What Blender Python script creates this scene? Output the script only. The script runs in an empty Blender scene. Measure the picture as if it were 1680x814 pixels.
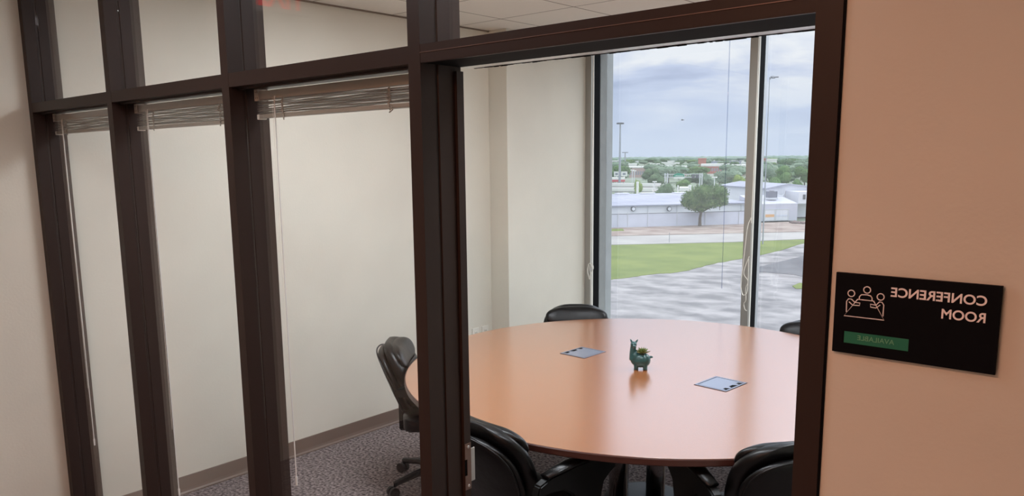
import bpy, bmesh, math, random
from mathutils import Vector, Matrix, noise
random.seed(7)
SC = bpy.context.scene
COL = SC.collection

# ------------------------------------------------------------------ camera
F_PX, CYO = 1283.13, 62.18
_y, _p, _r = math.radians(-41.3178), math.radians(9.2877), math.radians(-0.5897)
FW = Vector((math.sin(_y)*math.cos(_p), math.cos(_y)*math.cos(_p), -math.sin(_p)))
_rt = Vector((math.cos(_y), -math.sin(_y), 0)); _up = _rt.cross(FW)
RT = _rt*math.cos(_r) + _up*math.sin(_r); UP = -_rt*math.sin(_r) + _up*math.cos(_r)
CAM = Vector((0, -1.3, 1.8166))
cd = bpy.data.cameras.new('camera'); co = bpy.data.objects.new('camera', cd); COL.objects.link(co)
co.matrix_world = Matrix(((RT.x, UP.x, -FW.x, CAM.x), (RT.y, UP.y, -FW.y, CAM.y), (RT.z, UP.z, -FW.z, CAM.z), (0, 0, 0, 1)))
cd.sensor_width = 36; cd.lens = F_PX/1680*36; cd.shift_y = CYO/1680; cd.clip_start = .02; cd.clip_end = 9000
SC.camera = co
SC.view_settings.view_transform = 'Standard'; SC.view_settings.look = 'None'
SC.view_settings.exposure = 0.0; SC.view_settings.gamma = 1.0; SC.view_settings.use_curve_mapping = False

# ------------------------------------------------------------------ light levels
SKY = .95
SUN_E, SUN_ANGLE = 2.3, 90
CORRIDOR_E = 19
ROOM_FILL_E = 21

def lin(c):
    return tuple((v/255/12.92 if v/255 <= .04045 else ((v/255+.055)/1.055)**2.4) for v in c[:3]) + (1,)

# world: overcast summer sky with soft cloud banks
wd = bpy.data.worlds.new('sky'); SC.world = wd; wd.use_nodes = True
nt = wd.node_tree; nt.nodes.clear(); N = nt.nodes.new; LK = nt.links.new
tc = N('ShaderNodeTexCoord'); sep = N('ShaderNodeSeparateXYZ'); LK(tc.outputs['Generated'], sep.inputs[0])
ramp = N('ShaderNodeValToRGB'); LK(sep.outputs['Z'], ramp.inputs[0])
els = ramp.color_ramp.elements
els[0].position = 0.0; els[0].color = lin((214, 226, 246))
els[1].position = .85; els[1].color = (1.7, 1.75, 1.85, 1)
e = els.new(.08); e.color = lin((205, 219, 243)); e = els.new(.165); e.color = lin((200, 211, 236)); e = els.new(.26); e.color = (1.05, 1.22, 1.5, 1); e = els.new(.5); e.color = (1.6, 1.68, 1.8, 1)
mp = N('ShaderNodeMapping'); mp.inputs['Scale'].default_value = (3.0, 3.0, 13.0); mp.inputs['Location'].default_value = (1.3, .4, .35)
LK(tc.outputs['Generated'], mp.inputs[0])
nz = N('ShaderNodeTexNoise'); nz.inputs['Scale'].default_value = 1.5; nz.inputs['Detail'].default_value = 7; nz.inputs['Roughness'].default_value = .52; nz.inputs['Distortion'].default_value = .35
LK(mp.outputs[0], nz.inputs[0])
cr = N('ShaderNodeValToRGB'); LK(nz.outputs[0], cr.inputs[0])
c = cr.color_ramp.elements; c[0].position = .36; c[0].color = lin((170, 182, 214)); c[1].position = .62; c[1].color = lin((250, 251, 255))
e = c.new(.5); e.color = lin((204, 215, 241))
amt = N('ShaderNodeMapRange'); amt.inputs[1].default_value = .02; amt.inputs[2].default_value = .10; amt.inputs[3].default_value = 0.05; amt.inputs[4].default_value = 1.0
LK(sep.outputs['Z'], amt.inputs[0])
am2 = N('ShaderNodeMapRange'); am2.inputs[1].default_value = .16; am2.inputs[2].default_value = .26; am2.inputs[3].default_value = 1; am2.inputs[4].default_value = 0
LK(sep.outputs['Z'], am2.inputs[0]); am3 = N('ShaderNodeMath'); am3.operation = 'MULTIPLY'; LK(amt.outputs[0], am3.inputs[0]); LK(am2.outputs[0], am3.inputs[1])
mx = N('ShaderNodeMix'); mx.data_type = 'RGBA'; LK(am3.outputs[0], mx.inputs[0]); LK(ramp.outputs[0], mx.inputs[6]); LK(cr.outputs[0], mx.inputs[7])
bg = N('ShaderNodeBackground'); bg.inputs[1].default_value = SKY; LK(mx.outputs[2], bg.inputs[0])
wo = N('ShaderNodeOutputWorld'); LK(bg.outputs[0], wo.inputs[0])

# soft sun behind thin cloud, shining in through the windows from the right
sd = bpy.data.lights.new('sun', 'SUN'); sd.energy = SUN_E; sd.angle = math.radians(SUN_ANGLE); sd.color = (.96, .98, 1)
so = bpy.data.objects.new('sun', sd); COL.objects.link(so)
so.rotation_euler = Vector((.50, .86, .60)).normalized().to_track_quat('Z', 'Y').to_euler(); so.location = (20, 30, 30)

# ------------------------------------------------------------------ helpers
def tag(o, label=None, cat=None, group=None, kind=None):
    if label: o['label'] = label
    if cat: o['category'] = cat
    if group: o['group'] = group
    if kind: o['kind'] = kind
    return o
def empty(name, loc=(0, 0, 0), rz=0, label=None, cat=None, group=None, kind=None):
    o = bpy.data.objects.new(name, None); COL.objects.link(o); o.location = loc; o.rotation_euler = (0, 0, rz); o.empty_display_size = .1
    return tag(o, label, cat, group, kind)
class MB:
    def __init__(s): s.b = bmesh.new()
    def box(s, x0, x1, y0, y1, z0, z1, M=None, bev=0):
        t = bmesh.new() if (bev or M) else s.b
        vs = [t.verts.new((x, y, z)) for x in (x0, x1) for y in (y0, y1) for z in (z0, z1)]
        for f in ((0, 1, 3, 2), (4, 6, 7, 5), (0, 4, 5, 1), (2, 3, 7, 6), (0, 2, 6, 4), (1, 5, 7, 3)): t.faces.new([vs[i] for i in f])
        if t is not s.b:
            if bev: bmesh.ops.bevel(t, geom=list(t.edges), offset=bev, segments=2, affect='EDGES', profile=.6)
            s._merge(t, M)
        return s
    def _merge(s, t, M=None):
        if M: bmesh.ops.transform(t, matrix=M, verts=t.verts)
        me = bpy.data.meshes.new('tmp'); t.to_mesh(me); t.free(); s.b.from_mesh(me); bpy.data.meshes.remove(me)
    def tube(s, pts, r, n=10, closed=False, flat=None):
        pts = [Vector(p) for p in pts]; m = len(pts); rs = r if isinstance(r, (list, tuple)) else [r]*m
        rings = []; prev = None
        for i, p in enumerate(pts):
            a = pts[i-1] if (i or closed) else p; b = pts[(i+1) % m] if (i < m-1 or closed) else p
            t = (b-a).normalized()
            if prev is None:
                q = Vector((0, 0, 1)) if abs(t.z) < .9 else Vector((1, 0, 0)); u = t.cross(q).normalized()
            else: u = (prev - t*prev.dot(t)).normalized()
            prev = u; w = t.cross(u)
            fu, fw = (flat or (1, 1))
            rings.append([s.b.verts.new(p + (u*math.cos(k*2*math.pi/n)*fu + w*math.sin(k*2*math.pi/n)*fw)*rs[i]) for k in range(n)])
        for i in range(m if closed else m-1):
            A, B = rings[i], rings[(i+1) % m]
            for k in range(n): s.b.faces.new((A[k], A[(k+1) % n], B[(k+1) % n], B[k]))
        if not closed: s.b.faces.new(rings[0][::-1]); s.b.faces.new(rings[-1])
        return s
    def lathe(s, prof, n=32, c=(0, 0, 0)):
        rings = []
        for r, z in prof:
            rings.append([s.b.verts.new((c[0]+r*math.cos(k*2*math.pi/n), c[1]+r*math.sin(k*2*math.pi/n), c[2]+z)) for k in range(n)])
        for A, B in zip(rings, rings[1:]):
            for k in range(n): s.b.faces.new((A[k], A[(k+1) % n], B[(k+1) % n], B[k]))
        s.b.faces.new(rings[0][::-1]); s.b.faces.new(rings[-1]); return s
    def poly(s, pts, z0, z1):
        lo = [s.b.verts.new((p[0], p[1], z0)) for p in pts]; hi = [s.b.verts.new((p[0], p[1], z1)) for p in pts]
        s.b.faces.new(lo[::-1]); s.b.faces.new(hi); n = len(pts)
        for i in range(n): s.b.faces.new((lo[i], lo[(i+1) % n], hi[(i+1) % n], hi[i]))
        return s
    def ell(s, c, r, M=None, sub=3):
        t = bmesh.new(); bmesh.ops.create_icosphere(t, subdivisions=sub, radius=1)
        bmesh.ops.transform(t, matrix=Matrix.Translation(c) @ (M or Matrix.Identity(4)) @ Matrix.Diagonal((*r, 1)), verts=t.verts)
        s._merge(t); return s
    def build(s, name, mat, parent=None, smooth=False, mods=None):
        bmesh.ops.recalc_face_normals(s.b, faces=s.b.faces)
        me = bpy.data.meshes.new(name); s.b.to_mesh(me); s.b.free()
        me.materials.append(mat)
        if smooth:
            for p in me.polygons: p.use_smooth = True
        o = bpy.data.objects.new(name, me); COL.objects.link(o)
        if parent: o.parent = parent
        if smooth == 'auto':
            for p in me.polygons: p.use_smooth = False
        return o
def copy_tree(o, parent=None):
    c = o.copy(); COL.objects.link(c)
    if parent: c.parent = parent
    for ch in [x for x in bpy.data.objects if x.parent == o]: copy_tree(ch, c)
    return c
def ray(u, v): return FW + RT*((u-840)/F_PX) - UP*((v-407-CYO)/F_PX)
def on(u, v, ax, c):
    d = ray(u, v); return CAM + d*((c-CAM[ax])/d[ax])

def mat(name, col, rough=.5, metal=0, bump=0, bscale=80, noise_amt=0, nscale=4, col2=None, coat=0, spec=.5, emis=None, estr=0, stretch=None, detail=4, nlo=.35, nhi=.65):
    m = bpy.data.materials.new(name); m.use_nodes = True; t = m.node_tree; b = t.nodes['Principled BSDF']
    c1 = lin(col); b.inputs['Base Color'].default_value = c1; b.inputs['Roughness'].default_value = rough; b.inputs['Metallic'].default_value = metal
    b.inputs['Coat Weight'].default_value = coat; b.inputs['Specular IOR Level'].default_value = spec
    tcn = t.nodes.new('ShaderNodeTexCoord'); src = tcn.outputs['Object']
    if stretch:
        mpn = t.nodes.new('ShaderNodeMapping'); mpn.inputs['Scale'].default_value = stretch; t.links.new(src, mpn.inputs[0]); src = mpn.outputs[0]
    if col2 or noise_amt:
        n = t.nodes.new('ShaderNodeTexNoise'); n.inputs['Scale'].default_value = nscale; n.inputs['Detail'].default_value = detail; t.links.new(src, n.inputs[0])
        r = t.nodes.new('ShaderNodeValToRGB'); r.color_ramp.elements[0].position = nlo; r.color_ramp.elements[1].position = nhi
        r.color_ramp.elements[0].color = c1; r.color_ramp.elements[1].color = lin(col2) if col2 else lin([min(255, v*(1+noise_amt)) for v in col])
        t.links.new(n.outputs[0], r.inputs[0]); t.links.new(r.outputs[0], b.inputs['Base Color'])
    if bump:
        n2 = t.nodes.new('ShaderNodeTexNoise'); n2.inputs['Scale'].default_value = bscale; n2.inputs['Detail'].default_value = 3; t.links.new(src, n2.inputs[0])
        bp = t.nodes.new('ShaderNodeBump'); bp.inputs['Strength'].default_value = bump; bp.inputs['Distance'].default_value = .003
        t.links.new(n2.outputs[0], bp.inputs['Height']); t.links.new(bp.outputs[0], b.inputs['Normal'])
    if emis:
        b.inputs['Emission Color'].default_value = lin(emis); b.inputs['Emission Strength'].default_value = estr
    return m
def glass(name, tint=(1, 1, 1), haze_veil=0.0, base=.045):
    m = bpy.data.materials.new(name); m.use_nodes = True; t = m.node_tree; t.nodes.clear(); n = t.nodes.new; l = t.links.new
    g = n('ShaderNodeNewGeometry'); dot = n('ShaderNodeVectorMath'); dot.operation = 'DOT_PRODUCT'; l(g.outputs['Normal'], dot.inputs[0]); l(g.outputs['Incoming'], dot.inputs[1])
    ab = n('ShaderNodeMath'); ab.operation = 'ABSOLUTE'; l(dot.outputs['Value'], ab.inputs[0])
    inv = n('ShaderNodeMath'); inv.operation = 'SUBTRACT'; inv.inputs[0].default_value = 1; l(ab.outputs[0], inv.inputs[1])
    pw = n('ShaderNodeMath'); pw.operation = 'POWER'; pw.inputs[1].default_value = 5; l(inv.outputs[0], pw.inputs[0])
    ma = n('ShaderNodeMath'); ma.operation = 'MULTIPLY_ADD'; ma.inputs[1].default_value = .9; ma.inputs[2].default_value = base; l(pw.outputs[0], ma.inputs[0])
    tr = n('ShaderNodeBsdfTransparent'); tr.inputs[0].default_value = (*tint, 1); gl = n('ShaderNodeBsdfGlossy'); gl.inputs['Roughness'].default_value = 0.0
    mix = n('ShaderNodeMixShader'); l(ma.outputs[0], mix.inputs[0]); l(tr.outputs[0], mix.inputs[1]); l(gl.outputs[0], mix.inputs[2])
    last = mix
    if haze_veil:  # milky veil in the pane imitates haze over the outdoor view
        tl = n('ShaderNodeBsdfTranslucent'); tl.inputs[0].default_value = (.9, .92, .95, 1)
        m2 = n('ShaderNodeMixShader'); m2.inputs[0].default_value = haze_veil; l(mix.outputs[0], m2.inputs[1]); l(tl.outputs[0], m2.inputs[2]); last = m2
    out = n('ShaderNodeOutputMaterial'); l(last.outputs[0], out.inputs[0]); return m

PAINT = mat('wall_paint', (214, 209, 196), .75, bump=.18, bscale=90, noise_amt=.03, nscale=2)
BRONZE = mat('bronze_anodised', (50, 38, 34), .42, 0, spec=.2)
GASKET = mat('black_gasket', (6, 6, 7), .75, spec=.1)
SILVER = mat('brushed_aluminium', (190, 188, 186), .38, .85)
BASEB = mat('brown_vinyl_base', (112, 94, 84), .45)
CARPET = mat('mottled_carpet', (70, 62, 62), .95, bump=1.0, bscale=120, col2=(158, 146, 144), nscale=62, detail=3, spec=.1)
GL_IN = glass('clear_partition_glass')
GL_OUT = glass('window_glass', tint=(.97, .99, 1.0), haze_veil=.045)
WHITE = mat('white_plastic', (225, 222, 212), .4)
LEATHER = mat('black_leather', (6, 5, 6), .36, bump=.6, bscale=24, spec=.38)
BLACKP = mat('black_plastic', (11, 11, 12), .42, spec=.35)
CHROME = mat('polished_chrome', (205, 205, 208), .12, 1)
BLIND = mat('grey_blind_vinyl', (150, 145, 134), .4)
BLINDL = mat('pale_blind_metal', (205, 200, 190), .3)
ACRYL = mat('clear_acrylic', (225, 225, 222), .12, spec=.8)

# ------------------------------------------------------------------ room shell
XL, YP, D, ZC = -4.0757, 0.0, 0.1355, 2.743
XR = .26; YW = 4.235
P = [-4.0757, -3.218, -2.3484, -1.4685, -.4916]; WD = .0427
def S(name, m, mb, label=None, parent=None, smooth=False):
    o = mb.build(name, m, parent, smooth)
    if not parent: tag(o, label, None, None, 'structure')
    return o
S('floor', CARPET, MB().box(XL-.1, 3.2, -3.2, 4.30, -.12, 0), 'dark mottled carpet running from corridor into the conference room')
# ceiling tiles with exposed grid
ct = mat('ceiling_tile', (226, 222, 212), .9, bump=.6, bscale=120)
t = ct.node_tree; b = t.nodes['Principled BSDF']; tcn = t.nodes.new('ShaderNodeTexCoord'); sp = t.nodes.new('ShaderNodeSeparateXYZ'); t.links.new(tcn.outputs['Object'], sp.inputs[0])
def gridline(out, off):
    a = t.nodes.new('ShaderNodeMath'); a.operation = 'ADD'; a.inputs[1].default_value = off; t.links.new(out, a.inputs[0])
    d = t.nodes.new('ShaderNodeMath'); d.operation = 'PINGPONG'; d.inputs[1].default_value = .305; t.links.new(a.outputs[0], d.inputs[0])
    l_ = t.nodes.new('ShaderNodeMath'); l_.operation = 'LESS_THAN'; l_.inputs[1].default_value = .0045; t.links.new(d.outputs[0], l_.inputs[0]); return l_
gx = gridline(sp.outputs['X'], 3.06+6.1); gy = gridline(sp.outputs['Y'], -2.79+6.1)
mxm = t.nodes.new('ShaderNodeMath'); mxm.operation = 'MAXIMUM'; t.links.new(gx.outputs[0], mxm.inputs[0]); t.links.new(gy.outputs[0], mxm.inputs[1])
mc = t.nodes.new('ShaderNodeMix'); mc.data_type = 'RGBA'; mc.inputs[6].default_value = lin((228, 224, 214)); mc.inputs[7].default_value = lin((120, 108, 96))
t.links.new(mxm.outputs[0], mc.inputs[0]); t.links.new(mc.outputs[2], b.inputs['Base Color'])
S('ceiling', ct, MB().box(XL-.1, 3.2, -3.2, 4.30, ZC, ZC+.1), 'suspended white ceiling tiles in a square grid')
S('wall_left', PAINT, MB().box(XL-.12, XL, -3.2, 4.2, 0, ZC), 'long beige painted wall running from the corridor end to the pilaster')
S('wall_pilaster', PAINT, MB().box(XL+.0005, -3.896, 3.096, 4.11, 0, ZC-.001), 'beige pilaster between left wall and window')
S('wall_right', PAINT, MB().box(XR, XR+.12, D+.01, 4.2, 0, ZC), 'beige side wall of the conference room')
S('wall_corridor', PAINT, MB().box(P[4]+WD+.0005, 3.2, .004, .13, 0, ZC), 'beige corridor wall carrying the room sign')
S('wall_back', PAINT, MB().box(XL-.1, 3.2, -3.2, -3.08, 0, ZC), 'beige wall across the corridor')
S('wall_end', PAINT, MB().box(3.08, 3.2, -3.08, .004, 0, ZC), 'beige wall closing the corridor')
S('wall_sill', PAINT, MB().box(-3.896, XR, 4.12, 4.32, 0, .27), 'low wall under the windows')
S('wall_head', PAINT, MB().box(-3.896, XR, 4.12, 4.32, 2.72, ZC-.001), 'wall strip above the windows')
FINC = mat('pale_concrete', (138, 141, 140), .8, bump=.4, bscale=40, noise_amt=.05, nscale=9)
S('wall_exterior_fin', FINC, MB().box(-4.6, -3.836, 4.205, 4.385, -1, 3.6), 'grey concrete fin outside the left window')
def base_profile(mb, ax, a0, a1, c, sgn):
    pr_ = [(0, 0), (.016, 0), (.015, .006), (.007, .014), (.004, .03), (.004, .098), (0, .1)]
    b_ = mb.b; A = []; B = []
    for d_, z in pr_:
        p0, p1 = ((c+sgn*d_, a0, z), (c+sgn*d_, a1, z)) if ax == 'y' else ((a0, c+sgn*d_, z), (a1, c+sgn*d_, z))
        A.append(b_.verts.new(p0)); B.append(b_.verts.new(p1))
    n = len(A)
    for i in range(n): b_.faces.new((A[i], A[(i+1) % n], B[(i+1) % n], B[i]))
    b_.faces.new(A); b_.faces.new(B[::-1])
mb = MB(); base_profile(mb, 'y', D+.005, 3.094, XL+.0005, 1); S('baseboard_left', BASEB, mb, 'brown vinyl cove base along the left wall')
mb = MB(); base_profile(mb, 'x', XL+.02, -3.9, 3.0955, -1); S('baseboard_pilaster', BASEB, mb, 'brown vinyl cove base on the pilaster')
mb = MB(); base_profile(mb, 'y', 3.1, 4.1, -3.8955, 1); S('baseboard_window_side', BASEB, mb, 'brown vinyl cove base on the window side of the pilaster')
mb = MB(); base_profile(mb, 'x', P[4]+WD+.002, 3.0, .0035, -1); S('baseboard_corridor', BASEB, mb, 'brown vinyl cove base along the corridor wall')
GAP_SHADE = mat('ceiling_angle_shadow_grey', (120, 105, 92), .6)  # dark tone paints the shadow gap at the ceiling edge
S('trim_6', GAP_SHADE, MB().box(XL, XL+.012, D, 3.095, ZC-.009, ZC-.0005), 'thin metal wall angle under the ceiling tiles')

# --- storefront frame
def post_profile(x, w, z0, z1, name, label):
    g = .004
    pts = [(x, 0), (x+w, 0), (x+w, .047), (x+w-g, .049), (x+w-g, .057), (x+w, .059), (x+w, D), (x, D), (x, .059), (x+g, .057), (x+g, .049), (x, .047)]
    return S(name, BRONZE, MB().poly(pts, z0, z1), label)
lab = ['dark bronze post against the corridor end wall', 'dark bronze post, second from the left', 'dark bronze post, third from the left', 'dark bronze post beside the doorway with the strike plate', 'dark bronze jamb between doorway and sign wall']
for i, x in enumerate(P): post_profile(x+(.0005 if i == 0 else 0), WD, 0, ZC-.0005, 'trim_%d' % (i+1), lab[i])
ZT, ZB = 1.8166+.2678, 1.8166+.226
for i in range(4):
    x0, x1 = P[i]+WD+.0003, P[i+1]-.0003
    nm = ['leftmost glazed bay of the partition', 'second glazed bay of the partition', 'third glazed bay beside the doorway post'][i] if i < 3 else 'glazed transom above the open doorway'
    w = empty('window_%d' % (i+1) if i < 3 else 'door_1', ((x0+x1)/2, 0, 0), 0, nm, None, None, 'structure')
    ox = (x0+x1)/2
    def R(z0, z1, name, y0=.0006, y1=D-.0006, m=BRONZE):
        return MB().box(x0-ox, x1-ox, y0, y1, z0, z1).build(name, m, w)
    # transom rail is a hollow section with a slim front lip and glazing pocket
    bm = MB(); a, bb = x0-ox, x1-ox
    bm.box(a, bb, .0006, .047, ZB, ZT); bm.box(a, bb, .047, .059, ZB+.005, ZT-.005); bm.box(a, bb, .059, D-.0006, ZB, ZT)
    bm.build('transom_rail', BRONZE, w)
    R(ZC-.045, ZC-.001, 'head_rail')
    MB().box(a+.001, bb-.001, .050, .056, ZT+.0004, ZC-.046).build('transom_pane', GL_IN, w)
    if i < 3:
        R(.001, .10, 'sill_rail')
        MB().box(a+.001, bb-.001, .050, .056, .101, ZB-.0004).build('lower_pane', GL_IN, w)
        MB().box(a, bb, .030, .047, ZB-.006, ZB-.0004).build('glazing_bead', BRONZE, w)
    else:
        # door stop, brush seal under the header, jamb stops, strip added for sky glare
        MB().box(a, bb, .001, .008, ZB-.0012, ZB-.0001).build('header_lip', BRONZE, w)
        MB().box(a, bb, .0085, D-.001, ZB-.0007, ZB-.0001).build('header_liner', GASKET, w)
        MB().box(a, bb, -.0012, .0002, 2.0648, 2.0662).build('header_bead', mat('worn_bronze_edge', (120, 98, 90), .35, .3), w)  # paler bead paints the thin highlight line along the header
        bm = MB(); bm.box(a, a+.009, .112, D, 0.001, ZB-.012); bm.box(bb-.009, bb, .112, D, 0.001, ZB-.012); bm.build('jamb_stop', BRONZE, w)
        MB().box(a-.01, bb+.01, D+.002, .187, 2.0428, 2.062, bev=.0006).build('head_casing', mat('satin_aluminium_casing', (214, 212, 210), .28, .9), w)  # bright metal strip added to give the soffit its sky reflection
        bm = MB(); xx = a+.002
        while xx < bb-.006:
            l_ = random.uniform(.004, .03); bm.box(xx, min(xx+l_, bb), .181, .186, 2.0428-random.uniform(.0006, .0024), 2.0430); xx += l_
        bm.build('brush_seal', GASKET, w)
        sp_ = empty('strike_plate', (a+.0092, 0, 0)); sp_.parent = w
        bm = MB(); bm.box(0, .0022, .112, .134, .932, .972); bm.box(0, .0022, .120, .134, .972, 1.018); bm.box(0, .0022, .112, .134, 1.018, 1.062)
        PL = mat('satin_brown_steel', (120, 98, 90), .4, .6)
        bm.build('plate', PL, sp_)
        MB().box(0, .0024, .134, .148, .952, 1.045).build('strike_lip', SILVER, sp_)
        MB().box(.0001, .0008, .112, .1199, .9722, 1.0178).build('latch_hole', GASKET, sp_)
        for z in (.942, 1.052):
            bm = MB(); t_ = bmesh.new(); bmesh.ops.create_cone(t_, segments=16, radius1=.0042, radius2=.0035, depth=.0012, cap_ends=True)
            bm._merge(t_, Matrix.Translation((.0029, .124, z)) @ Matrix.Rotation(math.pi/2, 4, 'Y')); bm.build('screw', SILVER, sp_)
S('trim_7', GASKET, MB().box(P[4]+WD, P[4]+WD+.004, .0005, .0038, 0, ZC-.001), 'black caulk line beside the doorway jamb')

# --- exterior windows
AL = mat('grey_aluminium_frame', (160, 157, 150), .45, .3)
ALP = mat('pale_aluminium_cover', (176, 178, 180), .4, .4)
MX = [-3.896, -2.523, -1.145, .202]
for k, x in enumerate(MX):
    o = empty('trim_%d' % (8+k), (x, 0, 0), 0, ['window frame post on the pilaster', 'window mullion left of the doorway jamb', 'window mullion hidden by the doorway jamb', 'window frame post on the right wall'][k], None, None, 'structure')
    w = .058; yo = 0 if k else -.10
    MB().box(0, w, 4.172+yo, 4.192+yo, .271, 2.719).build('mullion', AL, o)
    MB().box(0, w+.002, 4.1925+yo, 4.212+yo, .271, 2.719).build('glazing_edge', WHITE, o)
    MB().box(0, w, 4.2125+yo, 4.300+yo, .271, 2.719).build('gasket', GASKET, o)
    MB().box(0, w, 4.3005+yo, (4.345 if k else 4.304)+yo, .271, 2.719).build('cover_cap', ALP, o)
for k in range(3):
    x0, x1 = MX[k]+.0605, MX[k+1]-.0005
    o = empty('window_%d' % (4+k), ((x0+x1)/2, 0, 0), 0, ['tall window beside the pilaster', 'tall window right of the mullion', 'tall window at the right end of the room'][k], None, None, 'structure')
    h = (x1-x0)/2
    MB().box(-h, h, 4.10, 4.2, .271, .315).build('bottom_rail', AL, o); MB().box(-h, h, 4.10, 4.2, 2.68, 2.719).build('top_rail', AL, o)
    MB().box(-h, h, 4.296, 4.300, .275, 2.715).build('pane', GL_OUT, o)

# ------------------------------------------------------------------ corridor ceiling lights and added room fill panels (above the picture)
LAMPW = mat('warm_diffuser', (255, 226, 196), .5, emis=(255, 184, 152), estr=CORRIDOR_E)
FILLN = mat('neutral_diffuser', (255, 246, 232), .5, emis=(240, 247, 254), estr=ROOM_FILL_E)  # glowing panels added out of view to brighten the room
LAMPD = mat('dim_neutral_diffuser', (255, 246, 232), .5, emis=(240, 244, 248), estr=14)
def troffer(x, y, m, label, grp, w=1.2, d=.6):
    o = empty('ceiling_light', (x, y, ZC), 0, label, 'light', grp)
    bm = MB(); z0, z1 = -.012, -.0005
    bm.box(-w/2, w/2, -d/2, -d/2+.03, z0, z1); bm.box(-w/2, w/2, d/2-.03, d/2, z0, z1); bm.box(-w/2, -w/2+.03, -d/2+.03, d/2-.03, z0, z1); bm.box(w/2-.03, w/2, -d/2+.03, d/2-.03, z0, z1)
    bm.build('frame', WHITE, o); MB().box(-w/2+.03, w/2-.03, -d/2+.03, d/2-.03, -.009, -.004).build('diffuser', m, o)
troffer(-.9, -1.9, LAMPW, 'recessed corridor ceiling light nearest the sign', 'corridor ceiling lights')
troffer(-2.3, -.75, LAMPD, 'recessed corridor ceiling light nearest the end wall', 'corridor ceiling lights', w=.6)
troffer(-2.55, 1.25, FILLN, 'recessed conference room ceiling light near the doorway', 'room ceiling lights')
troffer(-1.2, 3.1, FILLN, 'recessed conference room ceiling light nearest the windows', 'room ceiling lights')
troffer(-1.0, .62, FILLN, 'recessed conference room ceiling light behind the glazed bays', 'room ceiling lights', w=.6)

# exit sign hanging in the corridor; it shows as a faint reflection in a transom pane
RED = mat('red_letters', (255, 60, 50), .5, emis=(255, 60, 50), estr=1.3)
def text_mesh(txt, size, ext=.0005, off=0.0, space=1.0):
    cu = bpy.data.curves.new('lettering', 'FONT'); cu.body = txt; cu.size = size; cu.extrude = ext; cu.offset = off; cu.space_character = space
    o = bpy.data.objects.new('lettering', cu); COL.objects.link(o); bpy.context.view_layer.update()
    me = bpy.data.meshes.new_from_object(o.evaluated_get(bpy.context.evaluated_depsgraph_get())); bpy.data.objects.remove(o)
    return me
def fit_text(txt, name, m, parent, x_first, x_last, z0, z1, y, off=.0, axis='x'):
    """lettering laid on a vertical plane, first letter at x_first and last at x_last (reads mirrored when x_first > x_last)"""
    me = text_mesh(txt, 1.0, .01, off); xs = [v.co.x for v in me.vertices]; ys = [v.co.y for v in me.vertices]
    a, b_, c_, d_ = min(xs), max(xs), min(ys), max(ys)
    for v in me.vertices:
        X = x_first+(v.co.x-a)/(b_-a)*(x_last-x_first); Z = z0+(v.co.y-c_)/(d_-c_)*(z1-z0); Y = y-v.co.z*.05
        v.co = (X, Y, Z) if axis == 'x' else (y+v.co.z*.05, X, Z)
    bb = bmesh.new(); bb.from_mesh(me); bmesh.ops.recalc_face_normals(bb, faces=bb.faces); bb.to_mesh(me); bb.free()
    me.materials.clear(); me.materials.append(m); o = bpy.data.objects.new(name, me); COL.objects.link(o); o.parent = parent; return o
ex = empty('exit_sign', (-3.4, -.80, 2.6), 0, 'small hanging exit sign with red letters, seen only as a reflection in the glass', 'sign')
MB().box(-.02, .02, -.17, .17, -.09, .09, bev=.004).build('housing', WHITE, ex)
MB().box(-.012, .012, -.05, .05, .09, .142).build('bracket', WHITE, ex)
fit_text('EXIT', 'lettering', RED, ex, .13, -.13, -.07, .07, .0212, off=.02, axis='y')

# ------------------------------------------------------------------ room sign
sg = empty('room_sign', (-.318, .004, 1.562), 0, 'black conference room sign plaque on the beige wall right of the doorway', 'sign')
SB = mat('black_sign_acrylic', (5, 6, 12), .5, spec=.1); SW = mat('sign_white', (250, 240, 240), .6); SGN = mat('slider_green', (12, 112, 84), .45); SGT = mat('slider_text', (110, 170, 135), .6)
bm = MB(); bm.box(-.117, .117, -.009, -.003, -.066, .066, bev=.0008); bm.build('plaque', SB, sg)
MB().box(-.108, .108, -.0029, -.0002, -.058, .058).build('backing', SB, sg)
ys = -.0092
def sx(x): return x+.318
def sz(z): return z-1.562
fit_text('CONFERENCE', 'lettering', SW, sg, sx(-.2190), sx(-.3500), sz(1.5965), sz(1.6115), ys, off=.018)
fit_text('ROOM', 'lettering', SW, sg, sx(-.2190), sx(-.2770), sz(1.5712), sz(1.5862), ys, off=.018)
wn = MB().box(sx(-.4165), sx(-.3195), -.0096, -.0091, sz(1.5135), sz(1.5325)).build('slider_panel', SGN, sg)
t_ = fit_text('AVAILABLE', 'slider_lettering', SGT, sg, sx(-.3400), sx(-.3955), sz(1.5205), sz(1.5282), -.0097, off=.0)
MB().box(sx(-.4195), sx(-.4168), -.0098, -.0091, sz(1.5125), sz(1.5335)).build('slider_edge', GASKET, sg)
ic = MB()
def circ(cx, cz, r, n=20): return [(sx(cx)+r*math.cos(k*2*math.pi/n), ys-.0003, sz(cz)+r*math.sin(k*2*math.pi/n)) for k in range(n)]
def pl(*p): return [(sx(x), ys-.0003, sz(z)) for x, z in p]
LW = .0009
for (cx, cz) in ((-.4092, 1.5955), (-.3853, 1.6035), (-.3645, 1.5945)): ic.tube(circ(cx, cz, .0052), LW, 6, closed=True)
ic.tube(pl((-.4185, 1.5578), (-.3572, 1.5580), (-.3745, 1.5868), (-.3990, 1.5868)), LW, 6, closed=True)
ic.tube(pl((-.3965, 1.5868), (-.3963, 1.5915), (-.3935, 1.5950), (-.3850, 1.5957), (-.3795, 1.5945), (-.3772, 1.5915), (-.3770, 1.5868)), LW, 6)
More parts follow.
